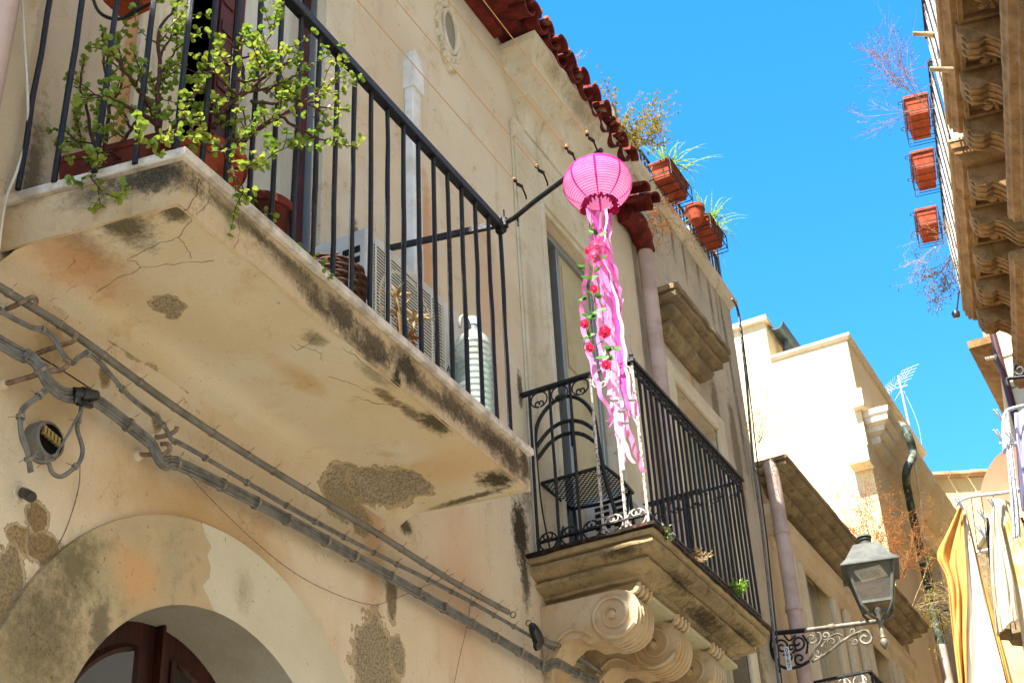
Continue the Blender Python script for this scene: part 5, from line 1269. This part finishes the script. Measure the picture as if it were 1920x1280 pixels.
# ================================================================== PLANTS
def twigs(m, base, d, L, depth, r, droop=.0, spread=.6, tips=None, seg=3, rg=rnd, kids=3):
    P = [base]; dd = d.normalized()
    for i in range(seg):
        dd = (dd + V(rg.uniform(-1,1),rg.uniform(-1,1),rg.uniform(-1,1))*.22 - V(0,0,droop)).normalized(); P.append(P[-1]+dd*L/seg)
    m.tube(P, [r*(1-.5*i/seg) for i in range(seg+1)], 5 if r > .003 else 4)
    if tips is not None: tips.append((P, dd))
    if depth > 0:
        for k in range(kids):
            at = P[rg.randint(1, seg)]; nd = (dd + V(rg.uniform(-1,1),rg.uniform(-1,1),rg.uniform(-.7,1))*spread).normalized()
            twigs(m, at, nd, L*rg.uniform(.5,.8), depth-1, r*.6, droop, spread, tips, seg, rg, kids)
def roundleaf(m, b, d, r, rg=rnd):
    d = d.normalized(); up = V(rg.uniform(-.6,.6), rg.uniform(-.6,.6), 1).normalized(); s_ = d.cross(up)
    if s_.length < .1: s_ = d.orthogonal()
    s_.normalize(); n_ = s_.cross(d); c = b + d*r*1.05; P = []
    for k in range(8):
        a = 2*PI*k/8; P.append(c + d*r*math.cos(a)*1.05 + s_*r*math.sin(a)*.95 + n_*r*.12*math.cos(2*a))
    P.append(c - n_*r*.15); m.add(P, [(k,(k+1)%8,8) for k in range(8)])
def bush(label, nm, pot_pts, limbs, seed, sunny=1.0, dens=1.0):
    rg = random.Random(seed); base = limbs[0][0][0]
    t = empty(nm, base, label, 'potted plant'); m = MB(); lm = MB(); tips = []
    for pts, r in limbs:
        P = smoothpath(pts, 5); k = len(P); m.tube([p+V(rg.uniform(-1,1),rg.uniform(-1,1),rg.uniform(-1,1))*.003 for p in P], [r*(1-.72*i/k) for i in range(k)], 6)
        for i in range(3, k, 2):
            if rg.random() < .6*dens:
                d = (P[min(i+1,k-1)]-P[i-1]).normalized(); nd = (d*.6 + V(rg.uniform(-1,1),rg.uniform(-1,1),rg.uniform(-.5,1.1))).normalized()
                twigs(m, P[i], nd, rg.uniform(.05,.12), 1, r*.30+.0008, .0, .8, tips, 3, rg, 1)
        tips.append((P[-4:], (P[-1]-P[-3]).normalized()))
    for P, d in tips:
        ln = sum((b-a).length for a, b in zip(P, P[1:])); n_ = max(2, int(ln/.026))
        for j in range(n_+1):
            q_ = j/n_*(len(P)-1); i = min(int(q_), len(P)-2); p = P[i].lerp(P[i+1], q_-i); tg = (P[i+1]-P[i]).normalized()
            u = tg.orthogonal().normalized(); a = rg.random()*PI
            u = Matrix.Rotation(a, 3, tg) @ u
            if rg.random() < .92:
                for s_ in (-1, 1): roundleaf(lm, p, u*s_+tg*.5, rg.uniform(.006,.0105), rg)
        for a in (0, 2.1, 4.2): roundleaf(lm, P[-1], Matrix.Rotation(a, 3, d) @ d.orthogonal().normalized() + d*.4, rg.uniform(.007,.011), rg)
    m.build('branches', M['stem'], t, smooth=60); lm.build('leaves', M['leafg'], t, smooth=60); return t
def A(px, py, y=2.52): return PY(px, py, y)
def F(px, py, x=.50): return PX(px, py, x)
# left shrub in the long planter on the near side
bush('jade shrub with small round leaves in the long planter, left part in the shade', 'jade_plant', None, [
 ([A(185,318,2.55),A(175,270,2.55),A(165,215,2.56),A(150,160,2.55),A(158,110,2.55)], .008),
 ([A(190,318,2.55),A(200,250,2.52),A(205,190,2.5),A(196,120,2.5),A(192,55,2.5)], .008),
 ([A(205,200,2.5),A(230,150,2.5),A(225,100,2.5),A(215,75,2.5)], .005),
 ([A(185,318,2.55),A(150,255,2.55),A(140,200,2.55),A(150,120,2.55)], .006),
 ([A(175,300,2.5),A(140,260,2.48),A(118,240,2.46)], .005),
 ([A(210,310,2.5),A(235,260,2.5),A(262,215,2.5),A(270,170,2.5),A(250,90,2.5)], .007),
 ([A(245,240,2.5),A(225,205,2.5),A(185,180,2.5),A(160,180,2.5)], .005),
 ([A(200,318,2.47),A(178,322,2.42),A(172,335,2.38),A(195,360,2.38),A(222,372,2.38)], .0035),
 ([A(230,300,2.5),A(205,285,2.44),A(180,292,2.42)], .004),
 ([A(110,318,2.5),A(88,300,2.5),A(85,275,2.5)], .003)], 11)
bush('jade shrub with small round leaves rising from the orange pot at the corner', 'jade_plant', None, [
 ([F(300,250,.42),F(285,205,.42),F(262,170,.42),F(228,125,.42),F(210,95,.42)], .010),
 ([F(300,250,.42),F(296,180,.42),F(300,120,.42),F(298,60,.42),F(325,20,.42),F(335,2,.42)], .009),
 ([F(298,110,.42),F(318,75,.42),F(345,55,.42)], .005),
 ([F(296,150,.42),F(320,110,.42),F(335,80,.42)], .005),
 ([F(300,240,.45),F(280,225,.45),F(240,200,.45),F(200,180,.45)], .008),
 ([F(305,255,.48),F(345,225,.5),F(380,210,.5),F(400,180,.5)], .006),
 ([F(310,250,.46),F(345,205,.46),F(375,165,.46),F(385,115,.46)], .006),
 ([F(300,262,.53),F(275,272,.56),F(255,262,.57),F(285,268,.57)], .004)], 12)
bush('big sunlit jade shrub pushing out through the railing bars of the near balcony', 'jade_plant', None, [
 ([F(425,330,.47),F(440,270,.5),F(410,215,.52),F(455,175,.55),F(455,130,.55),F(445,95,.55),F(460,60,.56)], .011),
 ([F(400,240,.5),F(425,205,.52),F(470,165,.56),F(520,130,.60),F(560,105,.62)], .010),
 ([F(440,278,.5),F(480,245,.54),F(530,215,.60),F(575,195,.63),F(605,180,.65)], .011),
 ([F(440,90,.55),F(425,75,.55),F(408,70,.55)], .004),
 ([F(455,110,.55),F(490,90,.58),F(510,60,.6),F(524,32,.6)], .004),
 ([F(520,215,.6),F(560,240,.62),F(600,262,.63),F(645,270,.64)], .006),
 ([F(455,175,.55),F(500,165,.58),F(540,150,.6),F(572,128,.62)], .006),
 ([F(470,190,.56),F(510,195,.6),F(550,185,.62),F(590,200,.64),F(650,205,.66)], .006),
 ([F(430,300,.52),F(440,270,.56),F(455,250,.58)], .006),
 ([F(430,320,.52),F(445,315,.57),F(480,310,.60),F(530,280,.62),F(548,268,.62)], .004),
 ([F(445,180,.55),F(410,145,.55),F(400,135,.55),F(375,145,.55)], .005),
 ([F(430,260,.54),F(400,285,.58),F(375,265,.58),F(345,215,.58)], .005),
 ([F(432,300,.56),F(440,330,.59),F(455,350,.60),F(462,375,.6)], .004),
 ([F(425,300,.56),F(420,285,.6),F(405,270,.6),F(385,255,.6)], .004),
 ([F(500,175,.58),F(520,160,.6),F(545,170,.62)], .005),
 ([F(490,130,.58),F(480,110,.58),F(500,100,.58)], .005),
 ([F(440,150,.55),F(480,150,.58),F(510,115,.6)], .005),
 ([F(560,200,.62),F(600,170,.64),F(612,165,.64)], .004)], 13, dens=1.1)
bush('small trailing jade sprig at the foot of the railing near the door', 'jade_plant', None, [
 ([F(470,345,.5),F(480,380,.5),F(500,400,.52),F(515,408,.54)], .003), ([F(480,380,.5),F(490,395,.5),F(510,392,.5)], .002), ([F(545,455,.5),F(552,460,.53),F(560,463,.55)], .002)], 14, dens=.5)
# planters
def planter(label, c, ax, L, W, H, mat, nm='planter'):
    ay = V(-ax.y, ax.x, 0).normalized(); t = empty(nm, c, label, 'planter'); m = MB()
    def ring(w, l, z): return [c + ax*(l/2)*i + ay*(w/2)*j + V(0,0,z) for i, j in ((-1,-1),(1,-1),(1,1),(-1,1))]
    lo = [ring(W*.78,L*.86,0), ring(W*.95,L*.97,H*.82), ring(W*1.06,L*1.04,H*.83), ring(W*1.06,L*1.04,H), ring(W*.92,L*.94,H), ring(W*.9,L*.92,H*.88)]
    vs = [p for l in lo for p in l]; m.add(vs, [(i*4+j, i*4+(j+1)%4, (i+1)*4+(j+1)%4, (i+1)*4+j) for i in range(5) for j in range(4)] + [(3,2,1,0)])
    m.build('pot', mat, t, bevel=.006); m = MB(); m.add(ring(W*.9,L*.92,H*.9), [(0,1,2,3)]); m.build('soil', M['stem'], t)
    m = MB()
    for s_ in (-1,1):
        m = MB(); m.obox(c + ay*s_*(W*.435) + V(0,0,H*.42), ax*L*.33, ay*.004, V(0,0,H*.16)); m.build('relief_panel', mat, t, bevel=.003)
    return t
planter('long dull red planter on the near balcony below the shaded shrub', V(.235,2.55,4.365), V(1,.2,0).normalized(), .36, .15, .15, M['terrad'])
m = MB(); pc = V(.40,2.74,4.365)
t = empty('flower_pot', pc, 'orange clay pot at the corner of the near balcony under the rising shrub', 'pot')
m.lathe([(0,0),(.085,0),(.12,.17),(.13,.17),(.132,.205),(.118,.205),(.11,.17),(0,.17)], pc, 28); m.build('pot', M['terra'], t, smooth=35)
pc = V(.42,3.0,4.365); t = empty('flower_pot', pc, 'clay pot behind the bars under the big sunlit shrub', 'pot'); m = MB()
m.lathe([(0,0),(.075,0),(.105,.14),(.115,.14),(.117,.17),(.105,.17),(.1,.14),(0,.14)], pc, 28); m.build('pot', M['terrad'], t, smooth=35)
# hanging planter at the near railing top
hp = PY(238,12,2.52)
t = empty('hanging_planter', hp, 'clay planter seen from below in a black iron ring on the near railing', 'planter')
m = MB(); m.lathe([(0,0),(.075,0),(.08,.01),(.10,.14),(.11,.14),(.11,.17),(0,.17)], hp, 4, ax=V(0,0,1)); m.build('pot', M['terra'], t, bevel=.01)
m = MB(); m.tube(smoothpath([A(172,-10,2.44), A(185,22,2.44), A(212,36,2.46), A(238,32,2.5), A(262,18,2.5), A(290,2,2.5), A(300,-12,2.5)],5), .006, 6); m.tube(smoothpath([A(235,32,2.47), A(252,20,2.47), A(262,-5,2.47)],4), .006, 6); m.build('ring_holder', M['iron'], t, smooth=60)

def dryshrub(nm, label, base, d, L, depth, r, mat, seed, droop=0, spread=.9, kids=4, bits=.0, bmat=None, cat='dry plant', n0=6, bsz=.012):
    rg = random.Random(seed); t = empty(nm, base, label, cat); m = MB(); tips = []
    for k in range(n0):
        dd = (Vector(d) + V(rg.uniform(-1,1),rg.uniform(-1,1),rg.uniform(-1,1))*spread*.7)
        twigs(m, base+V(rg.uniform(-.02,.02),rg.uniform(-.06,.06),0), dd, L*rg.uniform(.6,1), depth, r, droop, spread, tips, 3, rg, kids)
    m.build('twigs', mat, t)
    if bits:
        m = MB()
        for P, dd in tips:
            for p in P[1:]:
                for _ in range(2):
                    if rg.random() < bits: leaf(m, p, V(rg.uniform(-1,1),rg.uniform(-1,1),rg.uniform(-1,1)), bsz*rg.uniform(.7,1.5), bsz*.6)
        m.build('leaves', bmat or mat, t)
    return t
M['yellowweed'] = simple('yellow_green_weed', '#8f8a2e', .8, c2='#a9883c', nsc=20, trans=.3)
dryshrub('weed', 'yellow green flowering weed growing on the roof tiles behind the paper lantern', PX(1178,290,.22), V(.25,.15,.9), .30, 2, .0026, M['yellowweed'], 21, bits=1, bmat=M['yellowweed'], spread=.75, n0=12, bsz=.020)
dryshrub('weed', 'two thin pale weed sprigs on the upper edge of the roof tiles', V(.2,6.2,7.83), V(.5,.3,.6), .14, 1, .0015, M['drypale'], 22, bits=.6, bmat=M['drypale'], n0=3, kids=2)
dryshrub('dead_shrub', 'brown tangled dead shrub hanging from the wall beside the red corner tiles', PX(1228,392,.16), V(.1,.1,-.95), .22, 3, .0026, M['dry'], 23, droop=.05, bits=.5, bmat=M['dry'], spread=1.0, n0=8, kids=3, bsz=.01)
dryshrub('dead_shrub', 'sparse pale weed on the cornice corner of the low house beside the tall cream wall', PX(1420,835,.15), V(.1,.2,.9), .36, 2, .002, M['drypale'], 24, bits=.5, bmat=M['drypale'], spread=.55, n0=6)
dryshrub('dead_shrub', 'wide orange brown dead shrub on the cornice behind the street lantern', PX(1640,1050,.12), V(.3,.2,.9), .45, 3, .0034, M['dry'], 25, bits=.6, bmat=M['dry'], spread=.95, n0=8, kids=4, bsz=.014)
dryshrub('dead_shrub', 'second orange brown dead shrub on the cornice against the drain pipe', PX(1690,1085,.12), V(.3,.1,.9), .45, 3, .0034, M['dry'], 26, bits=.6, bmat=M['dry'], spread=.95, n0=8, kids=4, bsz=.014)
dryshrub('dead_shrub', 'drooping dry weed hanging from the far end of the low cornice', PX(1715,1140,.25), V(.3,.0,.3), .45, 3, .0035, M['drypale'], 27, droop=.18, bits=.6, bmat=M['yellowweed'], spread=.9, n0=9, kids=3, bsz=.018)
for k, (px, py) in enumerate(((1245,1020),(1300,1055),(1378,1112))):
    dryshrub('weed', ('tuft of grey green weed at the near corner of the second balcony floor','dry weed tuft on the second balcony edge between the two green ones','fresh green weed at the far end of the second balcony floor')[k], PX(px,py,.62), V(.5,-.2,.7), .06, 1, .001, M['leafd'] if k != 1 else M['drypale'], 30+k, bits=1, bmat=(simple('grey_green_weed','#8c9468',.8),M['drypale'],simple('fresh_weed','#7fa03c',.6,trans=.3))[k], n0=9, bsz=.016, cat='weed')

# spider plants and planters outside the terrace railing
def grassleaf(m, b, d, L, wd, droop):
    P = []; Q_ = []; p = Vector(b); d = d.normalized(); n_ = 9
    s_ = d.cross(V(0,0,1)).normalized()
    for i in range(n_+1):
        w_ = wd*(1-(i/n_)**2)*.5+.0003; P.append(p-s_*w_); Q_.append(p+s_*w_); d = (d - V(0,0,droop)).normalized(); p = p + d*L/n_
    m.strip(P, Q_)
def spider(label, c, n_, L, seed):
    rg = random.Random(seed); t = empty('spider_plant', c, label, 'potted plant'); m = MB()
    for i in range(n_):
        a = rg.random()*2*PI; grassleaf(m, c+V(rg.uniform(-.02,.02),rg.uniform(-.1,.1),0), V(math.cos(a)*.6+.25, math.sin(a)*.6, 1), L*rg.uniform(.6,1.15), .014, rg.uniform(.10,.42))
    m.build('leaves', simple('striped_green_leaf','#5f8f34',.5,c2='#a9b873',nsc=60,trans=.35), t, smooth=60); return t
def cradle(label, c, ax, L, W, H, n=5):
    ay = V(-ax.y, ax.x, 0); t = empty('planter_basket', c, label, 'wire basket', 'wire planter baskets'); m = MB()
    for z in (.03, H*.95):
        P = [c + ax*(L/2)*i + ay*(W/2)*j + V(0,0,z) for i, j in ((-1,-1),(1,-1),(1,1),(-1,1),(-1,-1))]; m.tube(P, .005, 5)
    for k in range(n):
        u = -1+2*k/(n-1)
        m.tube([c+ax*L/2*u-ay*W/2+V(0,0,H*.95), c+ax*L/2*u-ay*W/2+V(0,0,-.005), c+ax*L/2*u+ay*W/2+V(0,0,-.005), c+ax*L/2*u+ay*W/2+V(0,0,H*.95)], .0045, 5)
    for s_ in (-1,1):
        b_ = c+ax*L/2*s_*.8+V(0,0,H*.95); o_ = ay*(W/2)
        m.tube([b_+o_ + ay*.02*(1-math.cos(a)) + V(0,0,.02*math.sin(a)) for a in [i*.6 for i in range(11)]], .0045, 5)
    m.build('wire', M['iron'], t); return t
c1 = PX(1258,358,.12); c2_ = PX(1330,452,.12)
planter('terracotta planter hanging outside the terrace railing, nearer of the two', c1, V(0,1,0), .38, .15, .15, M['terra']); cradle('wire basket of the nearer terrace planter', c1-V(0,0,.01), V(0,1,0), .41, .18, .15)
planter('terracotta planter hanging outside the terrace railing, farther of the two', c2_, V(0,1,0), .32, .14, .14, M['terra']); cradle('wire basket of the farther terrace planter', c2_-V(0,0,.01), V(0,1,0), .36, .17, .14)
p = PX(1306,415,.12); m = MB(); t = empty('flower_pot', p, 'small round terracotta pot beside the farther terrace planter', 'pot'); m.lathe([(0,0),(.05,0),(.07,.1),(.078,.1),(.078,.13),(.07,.13),(0,.11)], p, 20); m.build('pot', M['terra'], t, smooth=35)
spider('spider plant with long arching leaves in the nearer terrace planter', c1+V(0,.0,.16), 26, .42, 41)
spider('spider plant with long arching leaves in the farther terrace planter', c2_+V(0,.05,.16), 30, .40, 42)
spider('spider plant offshoot spreading behind the small terrace pot', p+V(0,.25,.12), 18, .34, 43)

# right-hand balcony planters
for k, (px, py) in enumerate(((1727,238),(1738,336),(1744,438))):
    s, z = PR(px, py, .98); c = RP(.98, s, z)
    s0_, z0_ = s, z
    wh = ('uppermost','middle','lowest')[k]
    planter(wh+' of the three terracotta planters outside the right balcony', c, RR, .46-.03*k, .22, .22, M['terra'])
    cradle(wh+' of the three wire baskets outside the right balcony', c-V(0,0,.012), RR, .50-.03*k, .26, .20)
s, z = PR(1715, 140, .98)
dryshrub('leafless_shrub', 'leafless pinkish shrub above the uppermost right planter', RP(1.0, s-.2, z-.55), V(-.55,-.5,.75), .58, 3, .0035, M['purple'], 51, spread=.75, n0=6, kids=4, bits=.25, bmat=M['purple'], bsz=.014)
s, z = PR(1738, 400, .98); dryshrub('leafless_shrub', 'pale dry shrub spilling over the lowest right planter', RP(1.0, s+.2, z-.35), V(-.2,.3,.0), .45, 3, .004, M['drypale'], 52, droop=.05, spread=.9, n0=6, kids=3, bits=.3, bmat=M['drypale'], bsz=.014)
s, z = PR(1785, 480, 1.15); dryshrub('balcony_shrub', 'grey green shrub hanging through the far end of the right balcony railing', RP(1.13, s, z), V(-.4,.4,-.4), .40, 3, .004, M['drypale'], 53, droop=.06, spread=.9, n0=8, kids=3, bits=.8, bmat=simple('grey_green_leaf','#4e5534',.8,c2='#8a8a5a',nsc=20), bsz=.018, cat='plant')
for (px, py), lb in (((1718,62),'pale stub of pipe poking from the right balcony rail near the top of the photo'),((1750,128),'second pale pipe stub lower on the right balcony rail')):
    s, z = PR(px, py, 1.05); m = MB(); a_ = RP(1.02,s,z); m.tube([a_, RP(1.12,s+.02,z-.02), RP(1.2,s+.05,z-.03)], [.02,.022,.03], 8); m.jitter(.004,30); tag(m.build('pipe_stub', M['drypale'], None, smooth=50), lb, 'pipe')
m = MB(); s, z = PR(1798,590,1.15); a_ = RP(1.12,s,z); m.lathe([(0,-.03),(.04,-.02),(.05,.03),(.03,.06),(0,.06)], a_, 10); m.tube([a_, a_+V(.1,0,.3)], .01, 5); tag(m.build('balcony_lamp', M['black'], None, smooth=50), 'small black lamp under the far end of the right balcony', 'lamp')

# television aerial behind the cream house
ap = PX(1726, 885, -.2); at_ = PX(1688, 722, -.2); ap = V(at_.x, at_.y, ap.z)
t = empty('tv_aerial', ap, 'white television aerial on a thin mast above the roofs', 'aerial'); M['aer'] = simple('aerial_metal', '#a3a8ae', .4, .3)
m = MB(); m.tube([ap-V(0,0,2), at_+V(0,0,.15)], .016, 8); m.build('mast', M['aer'], t, smooth=60)
m = MB(); bx_ = V(-.85,-.5,.0).normalized(); by_ = V(.5,-.85,0)
m.tube([at_-bx_*.1, at_+bx_*.38+V(0,0,-.13)], .008, 6)
for k in range(6):
    c = at_+bx_*(.10+.036*k)+V(0,0,-.03*k); m.tube([c-by_*.11+V(0,0,.10), c, c+by_*.11-V(0,0,.1)], .004, 4); m.tube([c-by_*.14-V(0,0,.06), c+by_*.14+V(0,0,.06)], .0035, 4)
m.build('boom', M['aer'], t)
m = MB()
for k in range(4): m.tube([at_+V(0,0,.12+.03*k)-by_*.2+bx_*(-.05*k), at_+V(0,0,.12+.02*k)+by_*.2+bx_*(-.05*k)], .004, 4)
for j in (-.19,-.09,0,.09,.19): m.tube([at_+V(0,0,.12)+by_*j, at_+V(0,0,.22)+by_*j-bx_*.25], .0035, 4)
m.tube([at_+by_*.32+V(0,0,-.08), at_-by_*.32+V(0,0,-.05)], .004, 4); m.build('reflector', M['aer'], t)
cordp = [V(at_.x+.03,at_.y,at_.z-.1), V(at_.x+.12,at_.y,at_.z-.7), V(at_.x+.05,at_.y,at_.z-1.4)]
m = MB(); m.tube(smoothpath(cordp,6), .004, 5); m.build('cable', M['aer'], t)

# ================================================================== LAUNDRY AT THE END OF THE STREET
YL = 10.5; L_ = lambda a, b, dy=0: PY(a, b, YL+dy)
t = empty('laundry_rack', L_(1880,925), 'white curved metal laundry rack fixed to the right-hand house', 'laundry rack')
m = MB(); m.tube(smoothpath([L_(1792,948,-.1), L_(1800,938,-.1), L_(1825,930,-.05), L_(1860,926), L_(1890,922,.1), L_(1960,905,.3)],5), .014, 8)
m.tube(smoothpath([L_(1828,1036,.25), L_(1855,1030,.3), L_(1960,1010,.5)],4), .013, 8); m.build('frame', M['white'], t, smooth=60)
for a, b, c, d in ((1821,934,1834,1036),(1840,930,1853,1032),(1862,928,1898,1200),(1868,950,1905,1180)):
    m = MB(); m.tube([L_(a,b), L_(c,d,.3)], .004, 5); m.build('cord', M['black'], t)
def cloth(nm, label, left, right, mat, folds=.05, nf=5, dy=0, th=.003, cat='cloth', seed=0, rows=40, colsn=44):
    l = smoothpath([L_(a, b, dy) for a, b in left], 8); r = smoothpath([L_(a, b, dy) for a, b in right], 8)
    def samp(P, u): q_ = u*(len(P)-1); i = min(int(q_), len(P)-2); return P[i].lerp(P[i+1], q_-i)
    m = MB(); vs = []
    for i in range(rows+1):
        v = i/rows; a_ = samp(l, v); b_ = samp(r, v)
        for j in range(colsn+1):
            u = j/colsn; p = a_.lerp(b_, u); amp = folds*(.35+.65*v)
            uu = u + .25*noise.noise(V(u*2.2,v*1.6,seed)); nz_ = noise.noise(V(u*nf*1.7, v*1.1+seed, 3.3+seed)) + .45*noise.noise(V(u*nf*4, v*2.4, seed*2.1))
            p = p + V(.25,-1,0)*(amp*(.45*math.sin(uu*nf*2*PI+seed) + 1.5*nz_)) + V(0,0,.01*noise.noise(V(u*4,v*6,seed)))
            vs.append(p)
    k = colsn+1; m.add(vs, [(i*k+j, i*k+j+1, (i+1)*k+j+1, (i+1)*k+j) for i in range(rows) for j in range(colsn)])
    o = m.build(nm, mat, None, smooth=80); s_ = o.modifiers.new('thickness','SOLIDIFY'); s_.thickness = th; tag(o, label, cat, 'laundry hung across the street'); return o
oc = simple('orange_cotton', '#e0b266', .85, c2='#d8a252', nsc=5, trans=.35, bump=.002, bsc=30)
pc_ = simple('pale_peach_cotton', '#ece2d0', .85, c2='#dfc79e', nsc=1.2, trans=.35, bump=.002, bsc=30, stretch=(1,1,6), lo=.5, hi=.75)
wc = simple('white_yellow_cotton', '#dcd2b8', .85, c2='#d9b868', nsc=2.5, trans=.35, bump=.002, bsc=30, lo=.5, hi=.6)
cloth('sheet', 'orange cotton sheet bunched at its top, leftmost of the laundry', [(1800,948),(1775,1000),(1757,1042),(1775,1085),(1782,1150),(1790,1220),(1800,1300)], [(1806,948),(1808,1000),(1812,1060),(1814,1120),(1812,1180),(1812,1240),(1812,1300)], oc, .05, 2, -.02, seed=1)
cloth('sheet', 'pale peach sheet hanging in long folds beside the orange one', [(1805,950),(1810,1040),(1812,1120),(1808,1200),(1800,1300)], [(1808,950),(1838,1080),(1858,1170),(1876,1240),(1890,1300)], pc_, .035, 2.0, .03, seed=2)
cloth('sheet', 'orange lining of the peach sheet showing along its right side', [(1806,950),(1820,990),(1840,1085),(1862,1180),(1885,1300)], [(1812,950),(1828,1040),(1852,1110),(1875,1200),(1900,1300)], oc, .02, 2, .09, seed=3)
cloth('sheet', 'white and yellow patterned sheet hanging from the laundry rack', [(1862,935),(1856,1000),(1858,1080),(1863,1130),(1868,1190)], [(1866,935),(1880,1000),(1895,1070),(1902,1130),(1906,1160)], wc, .04, 3, .0, seed=4)
cloth('sheet', 'wide white and yellow sheet at the right edge of the photo', [(1864,935),(1882,1000),(1900,1080),(1915,1180),(1925,1260)], [(1900,940),(1930,1010),(1960,1080),(1980,1180),(1990,1260)], wc, .04, 4, .12, seed=5)
cloth('hanging_garment', 'narrow navy blue garment pegged between the sheets', [(1849,970),(1851,1010),(1855,1050),(1859,1080)], [(1853,970),(1858,1000),(1860,1050),(1860.5,1080)], simple('navy_cloth','#10131f',.8), .015, 2, .05, cat='garment', seed=6, rows=16, colsn=10)
lace = simple('white_lace', '#d8d6da', .8, c2='#8d8d95', nsc=60, trans=.3, lo=.52, hi=.6)
cloth('lace_cloth', 'white lace cloth hanging from the upper rack at the right edge', [(1884,770),(1886,830),(1892,900),(1897,960),(1900,1010)], [(1890,768),(1898,830),(1906,900),(1912,960),(1914,1005)], lace, .02, 3, -1.0, cat='lace', seed=7)
cloth('lace_cloth', 'lilac white cloth pegged at the very right edge', [(1902,775),(1905,830),(1910,900),(1915,960)], [(1935,760),(1940,830),(1945,900),(1950,950)], simple('lilac_white_cloth','#c9c4da',.8,trans=.3), .03, 3, -.9, cat='cloth', seed=8)
t = empty('upper_rack', L_(1885,770,-1), 'pale bent metal rail above the lace cloth at the right edge', 'laundry rack')
m = MB(); m.tube(smoothpath([L_(1884,850,-1), L_(1881,800,-1), L_(1885,775,-1), L_(1900,765,-1), L_(1960,752,-1)],5), .014, 8); m.build('rail', M['aer'], t, smooth=60)
t = empty('scroll_bracket', L_(1890,710,-.8), 'dark iron scroll bracket on the right edge above the laundry', 'bracket')
m = MB(); m.tube(smoothpath([L_(1890,722,-.8), L_(1888,712,-.8), L_(1895,709,-.8), L_(1960,702,-.8)],4), .014, 8); m.tube([L_(1912+11*(1-.03*k)*math.cos(.35*k+2), 694-11*(1-.03*k)*math.sin(.35*k+2), -.8) for k in range(22)], .010, 6); m.build('scroll', M['iron'], t, smooth=60)
M['peg'] = simple('grey_white_peg', '#c5c8cf', .5)
for k, (px, py, a, dy) in enumerate(((1874,780,-1.0,-1),(1874,818,-.9,-1),(1897,822,-.9,-1),(1892,830,.2,-1),(1800,944,-1.1,-.1),(1842,966,-1.0,0),(1840,996,-1.0,0),(1862,945,-1.3,0))):
    c = L_(px, py, dy-.02); m = MB(); d = AX*math.cos(a)-AD*(-math.sin(a)); d = AX*.55+AD*.85 if a < 0 else AX
    for s_ in (-1,1): m.bar(c-d*.055+AX*s_*.012, c+d*.05+AX*s_*.003, .009, .012)
    m.lathe([(.006,-.008),(.006,.008)], c, 8, ax=AX, caps=True)
    tag(m.build('clothes_peg', M['peg'], None), ('topmost peg on the upper rack','second peg down on the upper rack','peg holding the lilac cloth','peg lying level on the upper rack','peg holding the orange sheet at its tip','upper peg holding the navy garment','lower peg beside the navy garment','peg at the top of the patterned sheet')[k], 'clothes peg', 'pegs on the laundry')
# round salmon dish
dc = L_(1890,905,1.2); t = empty('satellite_dish', dc, 'salmon coloured round dish behind the lace cloth', 'dish'); ax = V(-.6,-.7,.25).normalized()
m = MB(); m.lathe([(0,.0),(.12,.006),(.22,.022),(.30,.045),(.30,.055),(.22,.034),(.0,.014)], dc, 32, ax=ax); m.build('bowl', simple('salmon_paint','#b8694a',.6), t, smooth=60)
m = MB(); m.tube([dc, dc-ax*.15, dc-ax*.2-V(0,0,.5)], .02, 8); m.build('arm', simple('brown_red_metal','#5e2018',.6), t, smooth=50)
# clutter behind the laundry: a red balcony trellis and dark roof
t = empty('window_grille', L_(1895,1000,1.5), 'red painted wire grille behind the patterned sheet', 'grille'); m = MB(); rd = simple('red_paint','#a3261a',.5)
for k in range(5): m.bar(L_(1888+k*7,970,1.5), L_(1896+k*7,1030,1.5), .02); 
for k in range(4): m.bar(L_(1882+k*3,985+k*15,1.49), L_(1930+k*3,975+k*15,1.49), .02)
m.bar(L_(1882,990,1.48), L_(1900,960,1.48), .05); m.build('bars', rd, t)
m = MB(); c = L_(1862,1120,3.5); 
for k in range(7): m.obox(c+V(.0,0,0)+AX*(.10*k)+V(0,0,-.05*k), AX*.06, V(0,.3,0), V(0,0,.35)) 
m.jitter(.03,5); tag(m.build('stone_canopy', M['grime'], None), 'dark mossy stone canopy half hidden behind the sheets', 'canopy')
